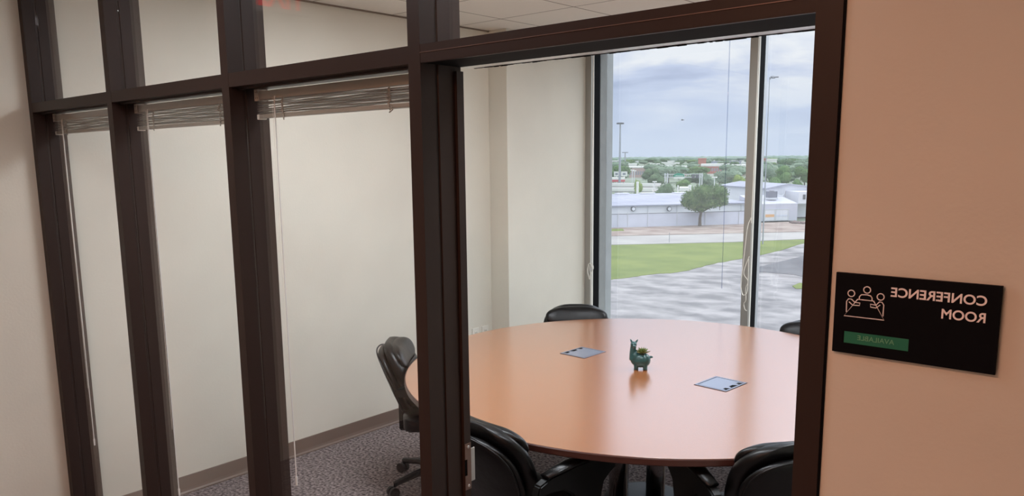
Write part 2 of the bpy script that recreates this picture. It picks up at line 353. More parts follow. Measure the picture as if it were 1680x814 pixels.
ic.tube(pl((-.4152, 1.5640), (-.4158, 1.5820), (-.4130, 1.5862), (-.4085, 1.5862), (-.4030, 1.5815), (-.3950, 1.5812), (-.3955, 1.5770), (-.4060, 1.5765), (-.4120, 1.5815)), LW, 6)
ic.tube(pl((-.3592, 1.5640), (-.3590, 1.5820), (-.3620, 1.5862), (-.3660, 1.5862), (-.3705, 1.5805), (-.3790, 1.5812), (-.3785, 1.5765), (-.3705, 1.5760), (-.3645, 1.5815)), LW, 6)
ic.build('meeting_icon', SW, sg)

# ------------------------------------------------------------------ raised blinds in the glazed bays
def blind(x0, x1, zbot, wand_bottom, label, first):
    L = x1-x0; o = empty('raised_blind', ((x0+x1)/2, .092, ZB), 0, label, 'blind', 'raised mini blinds inside the partition'); h = L/2
    hr = MB().box(-h, h, -.013, .013, -.036, -.010, bev=.001).build('headrail', BLIND, o)
    for s in (-1, 1):
        bm = MB(); bm.box(-.014 if s < 0 else -.006, .006 if s < 0 else .014, -.0165, .016, -.040, -.004, bev=.0012)
        br = bm.build('mounting_bracket', BLINDL, o); br.location = (s*(h+.001)-s*.010, 0, 0)
        bm = MB()
        for zz in (-.013, -.031):
            for xx in (-.005, .004): bm.box(xx-.0012, xx+.0012, -.0172, -.0166, zz-.0016, zz+.0016)
        bm.build('screw_hole', GASKET, br)
    bm = MB(); zt, zb = -.0375, zbot-ZB+.0135; n = 13
    for k in range(n):
        z = zt+(zb-zt)*(k+.5)/n; a = random.uniform(-.0035, .0035); c_ = random.uniform(-.0018, .0018); sh = random.uniform(-.0015, .0015)
        vs = []
        for ix in range(9):
            x = -h+.004+(L-.008)*ix/8; dz = a*(ix/8-.5)+c_*math.sin(ix*1.3+k)
            vs.append([bm.b.verts.new((x, y+sh, z+dz+zz)) for y, zz in ((-.0125, -.0010), (0, .0012), (.0125, -.0010))])
        for A, B in zip(vs, vs[1:]):
            for j in (0, 1): bm.b.faces.new((A[j], A[j+1], B[j+1], B[j]))
    sl = bm.build('slat_stack', BLIND, o)
    so_ = sl.modifiers.new('thick', 'SOLIDIFY'); so_.thickness = .0006
    MB().box(-h+.004, h-.004, -.0125, .0125, zbot-ZB, zbot-ZB+.012, bev=.002).build('bottom_rail', BLIND, o)
    for s in (-1, 1):
        bm = MB(); bm.box(-.006, .006, -.0145, .0145, -.004, .0125, bev=.003); q = bm.build('end_cap', WHITE, o); q.location = (s*(h-.006), 0, zbot-ZB)
    for fx in (-.62, .62):
        bm = MB(); z = zt
        while z > zb-.012:
            bm.tube([(fx*h+random.uniform(-.004, .004), -.0155, z), (fx*h+random.uniform(-.014, .014), -.0165, z-.006), (fx*h+random.uniform(-.004, .004), -.0155, z-.012)], .0022, 5); z -= .006
        bm.build('ladder_cord', BLIND, o)
    wx = -h+.115
    bm = MB(); bm.tube([(wx, -.019, -.030), (wx, -.021, -.05), (wx+.002, -.021, wand_bottom-ZB)], .0022, 6); w_ = bm.build('tilt_wand', ACRYL, o)
    bm = MB(); bm.tube([(wx+.002, -.021, wand_bottom-ZB+.0), (wx+.002, -.021, wand_bottom-ZB-.03)], [.0045, .0035], 8); bm.build('wand_tip', ACRYL, w_)
    bm = MB(); bm.tube([(wx-.016, -.0175, -.034), (wx-.016, -.0195, wand_bottom-ZB+.25)], .0007, 4); bm.build('lift_cord', WHITE, o)
blind(P[0]+WD+.022, P[1]-.012, 1.947, .50, 'raised grey blind in the leftmost glazed bay, beside the corridor end wall', 0)
blind(P[1]+WD+.022, P[2]-.012, 1.940, .49, 'raised grey blind in the second glazed bay from the left', 0)
blind(P[2]+WD+.022, P[3]-.012, 1.949, .78, 'widest raised grey blind, in the glazed bay next to the doorway', 0)

WANDM = glass('clear_wand_plastic', tint=(.78, .80, .86), base=.01)
# window blinds pulled up at the window head, their cords and wand
def wblind(x0, x1, label, wand=None, z0=2.632):
    o = empty('window_blind', ((x0+x1)/2, 4.05, z0), 0, label, 'blind', 'blinds raised at the window head'); h = (x1-x0)/2
    MB().box(-h, h, -.013, .013, .012, .045, bev=.001).build('headrail', BLIND, o)
    MB().box(-h+.003, h-.003, -.0125, .0125, 0, .0118, bev=.002).build('bottom_rail', BLIND, o)
    if wand:
        MB().tube([(wand-(x0+x1)/2, -.022, .03), (wand-(x0+x1)/2+.002, -.024, .845-z0)], .0035, 8).build('tilt_wand', WANDM, o)
    return o
def bracketed(o): return o
wb1 = wblind(-3.79, -2.575, 'grey blind raised at the head of the window beside the pilaster', wand=-2.612)
wb2 = wblind(-2.40, -1.15, 'grey blind raised at the head of the window right of the mullion', z0=2.69)
wb2.scale = (1, 1, .8)
def cord(pts, parent, off, name='lift_cord', r=.0022):
    # smooth catmull path
    P_ = [Vector(p)-Vector(off) for p in pts]; out = []
    for i in range(len(P_)-1):
        p0, p1, p2, p3 = P_[max(i-1, 0)], P_[i], P_[i+1], P_[min(i+2, len(P_)-1)]
        for k in range(6):
            s = k/6; out.append(.5*((2*p1)+(-p0+p2)*s+(2*p0-5*p1+4*p2-p3)*s*s+(-p0+3*p1-3*p2+p3)*s**3))
    out.append(P_[-1]); return MB().tube(out, r, 6).build(name, WHITE, parent)
o1 = wb1.location; Y = 4.03
cl = [(-3.785, Y, 2.66), (-3.79, Y, 2.0), (-3.805, Y, .98), (-3.785, Y-.01, .95), (-3.775, Y, .90), (-3.79, Y-.02, .85), (-3.82, Y, .82), (-3.83, Y-.01, .88), (-3.80, Y-.02, .94), (-3.785, Y, .89), (-3.80, Y-.01, .83), (-3.815, Y, .80), (-3.83, Y, .86), (-3.81, Y-.02, .93), (-3.80, Y, .80), (-3.80, Y, .5)]
cord(cl, wb1, o1, r=.003)
cr_ = [(-2.395, Y, 2.70), (-2.40, Y, 1.45), (-2.405, Y, 1.38), (-2.425, Y-.01, 1.30), (-2.45, Y, 1.05), (-2.462, Y, .90), (-2.452, Y, .83), (-2.43, Y-.01, .815), (-2.41, Y, .86), (-2.41, Y, 1.08)]
cord(cr_, wb2, wb2.location, r=.0028).scale = (1, 1, 1.25)
cr2 = [(-2.407, Y, 1.10), (-2.44, Y-.01, .98), (-2.41, Y, .92), (-2.425, Y, .86), (-2.415, Y-.01, .78), (-2.435, Y, .75), (-2.425, Y, .71), (-2.41, Y, .70)]
cord(cr2, wb2, wb2.location, r=.0028).scale = (1, 1, 1.25)

# ------------------------------------------------------------------ outlets on the left wall
for k, y in enumerate((2.905, 3.012)):
    o = empty('wall_outlet', (XL+.0005, y, .478), 0, ['ivory outlet plate on the left wall, farther from the pilaster', 'ivory outlet plate on the left wall, nearest the pilaster'][k], 'outlet', 'outlet plates low on the left wall')
    MB().box(0, .006, -.036, .036, -.058, .058, bev=.0015).build('cover_plate', WHITE, o)
    for z in (-.022, .022):
        r_ = MB().box(.006, .0085, -.016, .016, z-.014, z+.014).build('socket', WHITE, o)
        bm = MB(); bm.box(.0085, .009, -.008, -.005, z-.005, z+.006); bm.box(.0085, .009, .005, .008, z-.005, z+.006); bm.build('slots', GASKET, r_)

# ------------------------------------------------------------------ table
TX, TY, TR = -2.063, 2.111, 1.253
TOP = mat('maple_laminate', (164, 97, 50), .24, col2=(170, 104, 56), nscale=130, spec=.9, coat=1, stretch=(.6, 1.6, 1), detail=3); TOP.node_tree.nodes['Principled BSDF'].inputs['Coat Roughness'].default_value = .2; TOP.node_tree.nodes['Principled BSDF'].inputs['Coat IOR'].default_value = 2.5
EDGE = mat('mahogany_edge', (74, 40, 32), .35)
tb = empty('round_table', (TX, TY, 0), 0, 'large round maple conference table with dark edge in the middle of the room', 'table')
MB().lathe([(TR-.006, .712), (TR-.004, .7385), (TR-.006, .74)], 160).build('tabletop', TOP, tb)
def ringmesh(r0, r1, z0, z1, n=160):
    bm = MB(); rings = []
    for r_, z in ((r0, z0), (r1-.003, z0), (r1, z0+.004), (r1, z1-.004), (r1-.003, z1), (r0, z1)):
        rings.append([bm.b.verts.new((r_*math.cos(k*2*math.pi/n), r_*math.sin(k*2*math.pi/n), z)) for k in range(n)])
    for i in range(6):
        A, B = rings[i], rings[(i+1) % 6]
        for k in range(n): bm.b.faces.new((A[k], A[(k+1) % n], B[(k+1) % n], B[k]))
    return bm
ringmesh(TR-.0055, TR, .711, .7395).build('edge_band', EDGE, tb)
MB().lathe([(.30, .700), (.30, .7115)], 48).build('top_plate', BLACKP, tb)
ca, sa = math.cos(math.radians(31)), math.sin(math.radians(31))
for (a, b_) in ((-1, -1), (1, -1), (-1, 1), (1, 1)):
    lx = (a*.095-.05)*ca + b_*.10*(-sa); ly = (a*.095-.05)*sa + b_*.10*ca
    bm = MB().lathe([(.048, .035), (.048, .7)], 32, (lx, ly, 0)); o = bm.build('column', CHROME, tb)
    for p_ in o.data.polygons: p_.use_smooth = len(p_.vertices) == 4
    if b_ < 0:
        for q_ in (.030, .043):
            MB().lathe([(.0055, .036), (.0055, .699)], 10, (lx+q_*ca+.030*sa*(1.35-q_*16), ly+q_*sa-.030*ca*(1.35-q_*16), 0)).build('trim_rod', SILVER, tb)  # bright rods added as the reflection streaks on the chrome columns
MB().lathe([(.23, .0005), (.23, .012), (.22, .022), (.18, .035), (.1, .0352)], 64).build('base_plate', BLACKP, tb)
bm = MB().tube([(.10, -.38, .70), (.06, -.42, .64), (-.02, -.44, .60), (-.08, -.42, .64), (-.10, -.36, .70)], .004, 6); bm.build('hanging_cable', mat('grey_cable', (130, 130, 132), .5), tb)
HL = mat('satin_grey_lid', (150, 156, 174), .25, .5)
for (hx, hy, s) in ((-2.51, 2.15, -1), (-1.64, 2.07, 1)):
    h = empty('power_hatch', (hx-TX, hy-TY, .740)); h.parent = tb
    h.rotation_euler = (0, 0, math.radians(-2 if s < 0 else -4))
    fr = MB(); W_, H_ = .084, .097
    fr.box(-W_, W_, -H_, -H_+.009, 0, .0028); fr.box(-W_, W_, H_-.009, H_, 0, .0028); fr.box(-W_, -W_+.009, -H_+.009, H_-.009, 0, .0028); fr.box(W_-.009, W_, -H_+.009, H_-.009, 0, .0028)
    fr.build('frame', HL, h); MB().box(-W_+.009, W_-.009, -H_+.009, H_-.009, .00095, .0011).build('recess', GASKET, h)
    MB().box(-W_+.0135, W_-.0135, -H_+.0135, H_-.0135, .0012, .0022).build('lid', HL, h); MB().box(-W_-.0022, W_+.0022, -H_-.0022, H_+.0022, .00005, .0009).build('trim_gasket', GASKET, h)
    ex_ = s*(W_-.011)
    for ny, hw in ((-.060, .017), (0, .026), (.060, .015)):
        nt_ = MB(); nt_.poly([(ex_, ny-hw), (ex_-s*.020, ny-hw*.6), (ex_-s*.020, ny+hw*.6), (ex_, ny+hw)], .0023, .0026)
        nt_.build('cable_notch', GASKET, h)

# ------------------------------------------------------------------ llama planter
vd = Vector((TX-CAM.x, TY-CAM.y, 0)).normalized(); rot = math.atan2(-vd.x, vd.y)   # local +x runs to the right as seen from the doorway
GLZ = mat('dark_teal_glaze', (32, 68, 68), .3, coat=.15, noise_amt=.25, nscale=40, spec=.6)
lp = empty('llama_planter', (-2.078, 2.052, .7402), rot, 'dark teal ceramic llama planter in the middle of the table', 'planter')
bm = MB()
RY = lambda a: Matrix.Rotation(math.radians(a), 4, 'Y')
bm.ell((.002, 0, .047), (.050, .032, .037)); bm.ell((-.027, 0, .060), (.025, .025, .038)); bm.ell((.027, 0, .050), (.026, .029, .034))
bm.tube([(-.034, 0, .05), (-.037, 0, .08), (-.037, -.001, .105), (-.035, -.002, .125)], [.022, .018, .0155, .015], 16)
bm.ell((-.034, -.004, .130), (.0165, .018, .016)); bm.ell((-.031, -.018, .124), (.009, .011, .008))
for s, dx in ((-1, -.010), (1, .012)):
    bm.tube([(-.034+dx*.7, 0, .138), (-.034+dx*1.35, .001, .149), (-.034+dx*1.75, .001, .157)], [.0055, .0052, .0022], 8)
bm.ell((.055, 0, .067), (.010, .006, .006)); bm.tube([(.042, 0, .058), (.052, 0, .066)], .005, 8)
for lx_ in (-.020, .026):
    for ly_ in (-.014, .014): bm.tube([(lx_, ly_, .03), (lx_, ly_, .012), (lx_, ly_, .0)], [.0125, .0112, .0105], 12)
ob = bm.build('body', GLZ, lp, True)
rm = ob.modifiers.new('remesh', 'REMESH'); rm.mode = 'VOXEL'; rm.voxel_size = .0022; rm.use_smooth_shade = True
sm = ob.modifiers.new('smooth', 'SMOOTH'); sm.iterations = 3; sm.factor = .5
HOOF = mat('dark_brown_hoof', (48, 34, 32), .4)
for lx_ in (-.020, .026):
    for ly_ in (-.014, .014):
        MB().lathe([(.0108, .0002), (.0116, .005)], 16, (lx_, ly_, 0)).build('hoof', HOOF, lp)
for s in (-1, 1):
    MB().ell((-.034+s*.008, -.0205, .133), (.0018, .0012, .0022), sub=2).build('eye', GASKET, lp)
SOIL = mat('potting_soil', (50, 38, 28), .9)
MB().lathe([(.014, .072), (.018, .081)], 20, (.010, 0, 0)).build('soil', SOIL, lp)
LEAF = mat('succulent_leaf', (88, 112, 50), .4, col2=(110, 104, 58), nscale=60)
sp_ = empty('succulent_plant', lp.location + Vector((.010*math.cos(rot), .010*math.sin(rot), .0835)), rot, 'tiny spiky green succulent growing from the llama planter', 'plant')
for k in range(22):
    a = k*2.399; tl = .15+.055*k; L = .027+.0007*k; e_ = math.radians(78-3.0*k)
    d_ = Vector((math.cos(a)*math.cos(e_), math.sin(a)*math.cos(e_), math.sin(e_)))
    q = MB().tube([(0, 0, -.001), tuple(d_*L*.45), tuple(d_*L*.8+Vector((0, 0, .001))), tuple(d_*L*1.05+Vector((0, 0, .0025)))], [.002, .0042, .0030, .0005], 6); q.build('leaf', LEAF, sp_, True)

# ------------------------------------------------------------------ chairs
def pillow(mb, W, z0, z1, thick, y_of, bulge_front, bulge_back, pw=3.2, nu=26, nv=30, taper=0.0):
    """upholstered back panel: superellipse outline, pillowed front and back, laid on the leaning curve y_of(x, z)"""
    zc, hz = (z0+z1)/2, (z1-z0)/2; F = []; B = []
    for j in range(nv+1):
        tz = -1+2*j/nv; tz = math.sin(tz*math.pi/2); rowF = []; rowB = []
        half = W*(max(0, 1-abs(tz)**pw))**(1/pw)*(1-taper*(1-(tz+1)/2)*.8)
        for i in range(nu+1):
            tx = math.sin((-1+2*i/nu)*math.pi/2); x = tx*half
            e_ = min(1, max(0, 1-max(abs(tx), abs(tz))**6)) ** .5 if max(abs(tx), abs(tz)) < 1 else 0
            z = zc+hz*tz; y = y_of(x, z)
            rowF.append(mb.b.verts.new((x, y+thick*.5*e_+bulge_front*e_*(1-tx*tx*.6)*(1-tz*tz*.6), z)))
            rowB.append(mb.b.verts.new((x, y-thick*.5*e_-bulge_back*e_*(1-tx*tx)*(1-tz*tz), z)))
        F.append(rowF); B.append(rowB)
    for j in range(nv):
        for i in range(nu):
            mb.b.faces.new((F[j][i], F[j][i+1], F[j+1][i+1], F[j+1][i])); mb.b.faces.new((B[j][i+1], B[j][i], B[j+1][i], B[j+1][i+1]))
    bmesh.ops.remove_doubles(mb.b, verts=mb.b.verts, dist=.0012)
    return mb
def yb(x, z): return -.14-(z-.45)*.38-.04*max(0, z-.62)+x*x*.7     # back leans away and wraps round the sitter
def make_chair():
    o = empty('conference_chair'); up = o
    bm = pillow(MB(), .240, .48, .84, .075, lambda x, z: yb(x, z)+.030, .020, .0, 2.7, taper=.10); bk = bm.build('backrest', LEATHER, o, True)
    # rolled headrest cushion on the top and lumbar folds
    bm = pillow(MB(), .212, .70, .832, .05, lambda x, z: yb(x, z)+.060, .018, 0, 2.6); bm.build('head_roll', LEATHER, bk, True)
    bm = pillow(MB(), .208, .51, .69, .04, lambda x, z: yb(x, z)+.056, .025, 0, 3.4); bm.build('lumbar_cushion', LEATHER, bk, True)
    bm = pillow(MB(), .228, .45, .80, .05, lambda x, z: yb(x, z)-.028, .0, .012, 2.6, taper=.12); sh = bm.build('back_shell', LEATHER, o, True)
    # piping round the shell
    pts = []; zc, hz = .625, .173
    for k in range(60):
        a = k*2*math.pi/60; cx_, sz_ = math.cos(a), math.sin(a); r_ = (abs(cx_)**2.6+abs(sz_)**2.6)**(-1/2.6)
        x, z = .222*r_*cx_, zc+hz*r_*sz_; x *= 1-.10*(1-(z-.45)/.35); pts.append((x, yb(x, z)-.048, z))
    MB().tube(pts, .0042, 6, closed=True).build('piping', LEATHER, sh, True)
    # seat
    bm = MB(); t_ = bmesh.new(); bmesh.ops.create_cube(t_, size=1); bmesh.ops.subdivide_edges(t_, edges=t_.edges, cuts=7, use_grid_fill=True)
    for v in t_.verts:
        x, y, z = v.co*2; k = (abs(x)**5+abs(y)**5)**.2; m_ = max(abs(x), abs(y), 1e-6); s_ = m_/k if k > 0 else 1
        x, y = x*s_, y*s_; zz = z*.045*(1-.5*max(abs(x), abs(y))**6); zz += (.018*(1-x*x)*(1-y*y) if z > 0 else 0) - (.03*max(0, y-.6)**1 if z > 0 else 0)
        v.co = (x*.255, y*.215+.03, .425+zz)
    bm._merge(t_); bm.build('seat', LEATHER, o, True)
    MB().box(-.14, .14, -.16, .14, .352, .379, bev=.01).build('seat_plate', BLACKP, o)
    MB().box(-.06, .06, -.21, -.10, .34, .352).build('back_bracket', BLACKP, o)
    MB().box(-.03, .03, -.222, -.196, .335, .50, bev=.004).build('back_bar', BLACKP, o)
    for s in (-1, 1):
        prof = [(-.205, .600), (-.19, .640), (-.13, .660), (.0, .668), (.12, .668), (.20, .655), (.238, .625), (.235, .596), (.20, .580), (.165, .555), (.150, .50), (.150, .44), (.165, .38), (.165, .352), (-.01, .352), (-.01, .38), (.012, .44), (.010, .50), (-.015, .555), (-.06, .588), (-.13, .598)]
        t_ = bmesh.new(); A = [t_.verts.new((-.019, y, z)) for y, z in prof]; B = [t_.verts.new((.019, y, z)) for y, z in prof]
        t_.faces.new(A); t_.faces.new(B[::-1])
        for i_ in range(len(A)): t_.faces.new((A[i_], A[(i_+1) % len(A)], B[(i_+1) % len(A)], B[i_]))
        bmesh.ops.recalc_face_normals(t_, faces=t_.faces); bmesh.ops.bevel(t_, geom=[e for e in t_.edges], offset=.006, segments=2, affect='EDGES')
        bm = MB(); bm._merge(t_, Matrix.Translation((s*.278, 0, 0))); bm.box(s*.258 if s > 0 else -.258-.0, s*.258+(.0), .02, .12, .355, .372) if False else None
        bm.box(min(s*.13, s*.265), max(s*.13, s*.265), .02, .12, .354, .372)
        a_ = bm.build('armrest', BLACKP, o)
        pd = [(s*.278, .205, .668), (s*.278, .12, .676), (s*.278, -.02, .676), (s*.278, -.15, .664)]
        MB().tube(pd, [.022, .033, .033, .022], 14, flat=(1, .40)).build('arm_pad', LEATHER, a_, True)
    MB().lathe([(.025, .10), (.025, .24), (.017, .241), (.017, .352)], 20).build('gas_lift', BLACKP, o)
    MB().lathe([(.038, .075), (.045, .085), (.04, .125), (.03, .13)], 20).build('hub', BLACKP, o)
    for k in range(5):
        a = k*2*math.pi/5+.3; dx, dy = math.cos(a), math.sin(a)
        lg = MB().tube([(dx*.03, dy*.03, .105), (dx*.16, dy*.16, .098), (dx*.29, dy*.29, .072)], [.026, .021, .016], 8).build('leg', BLACKP, o)
        cs = MB(); wx, wy = dx*.30, dy*.30
        for s in (-1, 1):
            t_ = bmesh.new(); bmesh.ops.create_cone(t_, segments=20, radius1=.029, radius2=.029, depth=.018, cap_ends=True)
            cs._merge(t_, Matrix.Translation((wx-dy*s*.015, wy+dx*s*.015, .0292)) @ Matrix.Rotation(a+math.pi/2, 4, 'Z') @ Matrix.Rotation(math.pi/2, 4, 'Y'))
        cs.tube([(dx*.285, dy*.285, .08), (dx*.295, dy*.295, .03)], .008, 8)
        cs.build('caster', BLACKP, lg)
    return o
ch0 = make_chair()
# (point under the top of the back), facing direction
CH = [((-1.998, .690), (.10, 1.0), 'black leather chair with its back to the doorway, beside the strike plate post', 0),
      ((-.914, 1.270), (-.80, .60), 'black leather chair partly hidden by the doorway jamb, lower right', 0),
      ((-3.303, 1.378), (.75, .66), 'black leather chair at the left side of the table, seen through the glass', .0),
      ((-3.235, 3.06), (.62, -.78), 'black leather chair behind the table in front of the window beside the pilaster', -.035),
      ((-1.70, 3.55), (-.02, -1), 'black leather chair behind the table at the right, in front of the second window', -.035)]
for k, (bp, f, label, dz) in enumerate(CH):
    c_ = ch0 if k == 0 else copy_tree(ch0)
    fv = Vector((f[0], f[1], 0)).normalized(); off = .30
    c_.location = (bp[0]+fv.x*off, bp[1]+fv.y*off, 0); c_.rotation_euler = (0, 0, math.atan2(-fv.x, fv.y))
    tag(c_, label, 'chair', 'leather chairs around the conference table')
    if dz:
        for q in bpy.data.objects:
            if q.parent == c_ and q.name.split('.')[0] not in ('leg', 'hub', 'gas_lift'): q.location.z = dz

# ==================================================================== OUTSIDE
G = -8.2
def gp(u, v, dz=0): return on(u, v, 2, G+dz)
def depth(p): return (p-CAM).dot(FW)
def flat(name, pts, z, m, label, kind='structure', cat=None):
    bm = MB(); bm.poly([(p[0], p[1]) for p in pts], G+z-.3, G+z); o = bm.build(name, m); return tag(o, label, cat, None, kind)
GRD = mat('distant_ground', (104, 124, 92), .95, col2=(150, 154, 144), nscale=.05, detail=6)
ASP = mat('worn_asphalt', (116, 113, 115), .9, col2=(170, 165, 165), nscale=.55, detail=15, nlo=.36, nhi=.66, stretch=(.8, 1.0, 1))
ASD = mat('darker_asphalt', (88, 88, 94), .9, col2=(110, 110, 114), nscale=.4, detail=6)
GRS = mat('mown_grass', (98, 114, 38), .95, col2=(120, 132, 54), nscale=.25, detail=8)
RDM = mat('pale_road', (160, 156, 153), .9, noise_amt=.1, nscale=.2)
DRT = mat('pinkish_dirt', (140, 120, 112), .95, col2=(170, 156, 146), nscale=.35, detail=8)
bm = MB(); bm.box(-4000, 2500, -400, 5200, G-1.0, G-.30); tag(bm.build('ground', GRD), 'green and grey land stretching to the horizon', None, None, 'structure')
a1, a2 = gp(700, 520), gp(1600, 470)
flat('ground_parking_lot', [(-60, -60), (90, -60), gp(2000, 366), gp(1500, 386), gp(1310, 393), gp(1000, 402), gp(860, 408)], -.20, ASP, 'cracked grey asphalt lot below the windows')
near = [(860, 478), (1000, 456)]; u = 1000
rp = [gp(760, 500)]
ne = [(1000, 456), (1040, 451), (1070, 447), (1100, 445), (1130, 440), (1165, 431), (1200, 424), (1240, 417), (1280, 408), (1315, 398), (1345, 393)]
for (u0, v0), (u1, v1) in zip(ne, ne[1:]):
    for k in range(5):
        s = k/5; rp.append(gp(u0+(u1-u0)*s, v0+(v1-v0)*s+random.uniform(-.7, .7)))
rp.append(gp(1350, 391)); rp += [gp(1310, 391), gp(1200, 395.5), gp(1000, 400), gp(760, 408)]
flat('ground_lawn', rp, -.16, GRS, 'bright green mown grass between asphalt and road')
flat('ground_road', [gp(2000, 365), gp(1600, 381), gp(1310, 390.5), gp(1200, 395), gp(1000, 399.6), gp(700, 410), gp(700, 395), gp(1000, 386), gp(1310, 379), gp(1600, 369), gp(2000, 354)], -.14, RDM, 'pale concrete road beyond the grass')
flat('ground_dirt_strip', [gp(2000, 353.6), gp(1600, 368.6), gp(1310, 378.6), gp(1000, 385.6), gp(700, 394.6), gp(700, 378), gp(1000, 371), gp(1150, 367.5), gp(1310, 362), gp(1600, 352), gp(2000, 338)], -.12, DRT, 'pinkish dirt verge in front of the warehouse')
flat('ground_verge_grass', [gp(980, 379), gp(1024, 377.5), gp(1022, 374), gp(980, 375)], -.10, GRS, 'small green patch on the dirt verge')
flat('ground_dark_patch', [gp(1236, 437), gp(1340, 412), gp(1345, 456), gp(1300, 447), gp(1240, 442)], -.17, ASD, 'darker asphalt patch at the right of the lot')
flat('ground_weeds', [gp(1300, 466), gp(1312, 461), gp(1330, 463), gp(1326, 470), gp(1306, 470)], -.15, GRS, 'yellow-green weeds growing in the asphalt')

# frame of the fence line: s runs along it to the right, q away from us
O_ = gp(1000, 373); O2 = gp(1250, 366); e1 = (O2-O_).normalized(); e2 = Vector((-e1.y, e1.x, 0)); ang = math.atan2(e1.y, e1.x)
def s_at(u, q):   # where the sight plane of column u crosses the line q metres behind the fence
    d = ray(u, 330); a = O_+e2*q; n = Vector((-d.y, d.x, 0)); return (CAM-a).dot(n)/e1.dot(n)
def hz(u, v, q):  # height above ground of a feature seen at (u, v) on that line
    p = O_+e2*q+e1*s_at(u, q); d = ray(u, v); t_ = (p-CAM).xy.length/d.xy.length; return CAM.z+d.z*t_-G
FMAT = mat('slatted_fence_blue_grey', (206, 209, 222), .7, noise_amt=.04, nscale=.6)
WWH = mat('white_metal_siding', (224, 224, 230), .6, noise_amt=.02, nscale=.3)
WRF = mat('white_metal_roof', (172, 173, 186), .5, col2=(152, 154, 174), nscale=.25, detail=6, stretch=(.3, 1, 1))
DKG = mat('dark_grey_metal', (92, 94, 100), .5)
PST = mat('pale_galvanised', (206, 208, 212), .5)
fe = empty('perimeter_fence', (O_.x, O_.y, G-.12), ang, 'long pale blue slatted fence in front of the white warehouse', 'fence')
sA, sB = s_at(1000, 0)-22, s_at(1243, 0)
MB().box(sA, sB, -.02, .02, .05, hz(1100, 348, 0)).build('fence_panel', FMAT, fe)
MB().tube([(sA, -.03, hz(1100, 348, 0)), (sB, -.03, hz(1100, 348, 0))], .04, 6).build('top_rail', DKG, fe)
for u in (1014, 1030, 1063, 1111, 1157.5, 1213, 1238): MB().tube([(s_at(u, 0), -.06, 0), (s_at(u, 0), -.06, hz(u, 346, 0))], .05, 6).build('fence_post', PST, fe)
qw = 6
wh = empty('warehouse', (O_.x+e2.x*qw, O_.y+e2.y*qw, G-.12), ang, 'long low white warehouse with a pale metal roof behind the fence', 'building')
s0, s1 = s_at(1000, qw)-30, s_at(1243, 4)-.15; he = hz(1060, 336, qw); dr = 24
hr_ = hz(1060, 318, qw+dr)
MB().box(s0, s1, 0, dr, 0, he).build('wall', WWH, wh)
bm = MB(); b_ = bm.b
V_ = [b_.verts.new(p) for p in ((s0-.3, -.4, he-.05), (s1, -.4, he-.05), (s1, dr, hr_), (s0-.3, dr, hr_), (s0-.3, -.4, he+.12), (s1, -.4, he+.12), (s1, dr, hr_+.17), (s0-.3, dr, hr_+.17))]
for f in ((0, 1, 2, 3), (4, 5, 6, 7), (0, 1, 5, 4), (1, 2, 6, 5), (2, 3, 7, 6), (3, 0, 4, 7)): b_.faces.new([V_[i] for i in f])
rf = bm.build('roof', WRF, wh)
bm = MB(); s = s0
while s < s1:
    bm.box(s, s+.07, -.4, dr, 0, .01); s += 3
b_ = bm.b
for v in b_.verts: v.co.z += he+.12+(v.co.y+.4)/(dr+.4)*(hr_+.05-he)+.03
bm.build('roof_seams', WWH, rf)
for u, v in ((1038.5, 341.5), (1097.5, 341.5)):
    cs, cz = s_at(u, qw), hz(u, v, qw); t_ = bmesh.new(); bmesh.ops.create_cone(t_, segments=24, radius1=.36, radius2=.36, depth=.3, cap_ends=True)
    bm = MB(); bm._merge(t_, Matrix.Translation((cs, -.15, cz)) @ Matrix.Rotation(math.pi/2, 4, 'X')); vt = bm.build('round_vent', DKG, wh)
    t_ = bmesh.new(); bmesh.ops.create_cone(t_, segments=24, radius1=.26, radius2=.26, depth=.04, cap_ends=True)
    bm = MB(); bm._merge(t_, Matrix.Translation((cs, -.32, cz)) @ Matrix.Rotation(math.pi/2, 4, 'X')); bm.build('vent_face', WWH, vt)
for u in (1063, 1111, 1216): MB().tube([(s_at(u, qw), -.06, 0), (s_at(u, qw), -.06, he)], .06, 6).build('downpipe', PST, wh)
MB().box(s_at(1098, qw)-.1, s_at(1117, qw), -1.2, -.1, hz(1105, 354.5, qw), hz(1105, 353, qw)).build('loading_ledge', DKG, wh)
for (u0, u1, v) in ((1008, 1028, 317), (1048, 1070, 316.5), (1102, 1125, 316)):
    MB().box(s_at(u0, qw+dr), s_at(u1, qw+dr), dr-1.5, dr, hr_+.17, hz(u0, v-1.5, qw+dr)).build('ridge_vent', WWH, wh)
# pipes and vents on the roof are small things of their own
def pole(name, u, v0, v1, pt, r, m, label, cat, extra=None, group=None, n=8):
    """pole standing at world point pt, reaching up to picture row v1"""
    d = ray(u, v1); t_ = (pt-CAM).xy.length/d.xy.length; h = CAM.z+d.z*t_-pt.z
    o = empty(name, pt, 0, label, cat, group); MB().tube([(0, 0, 0), (0, 0, h)], r, n).build('pole', m, o); return o, h
def far(u, dist, z=G-.30):
    d = ray(u, 300); d = Vector((d.x, d.y, 0)).normalized(); return Vector((CAM.x+d.x*dist, CAM.y+d.y*dist, z))
def top_h(u, v, dist):
    d = ray(u, v); return CAM.z+d.z*dist/d.xy.length-G+.30

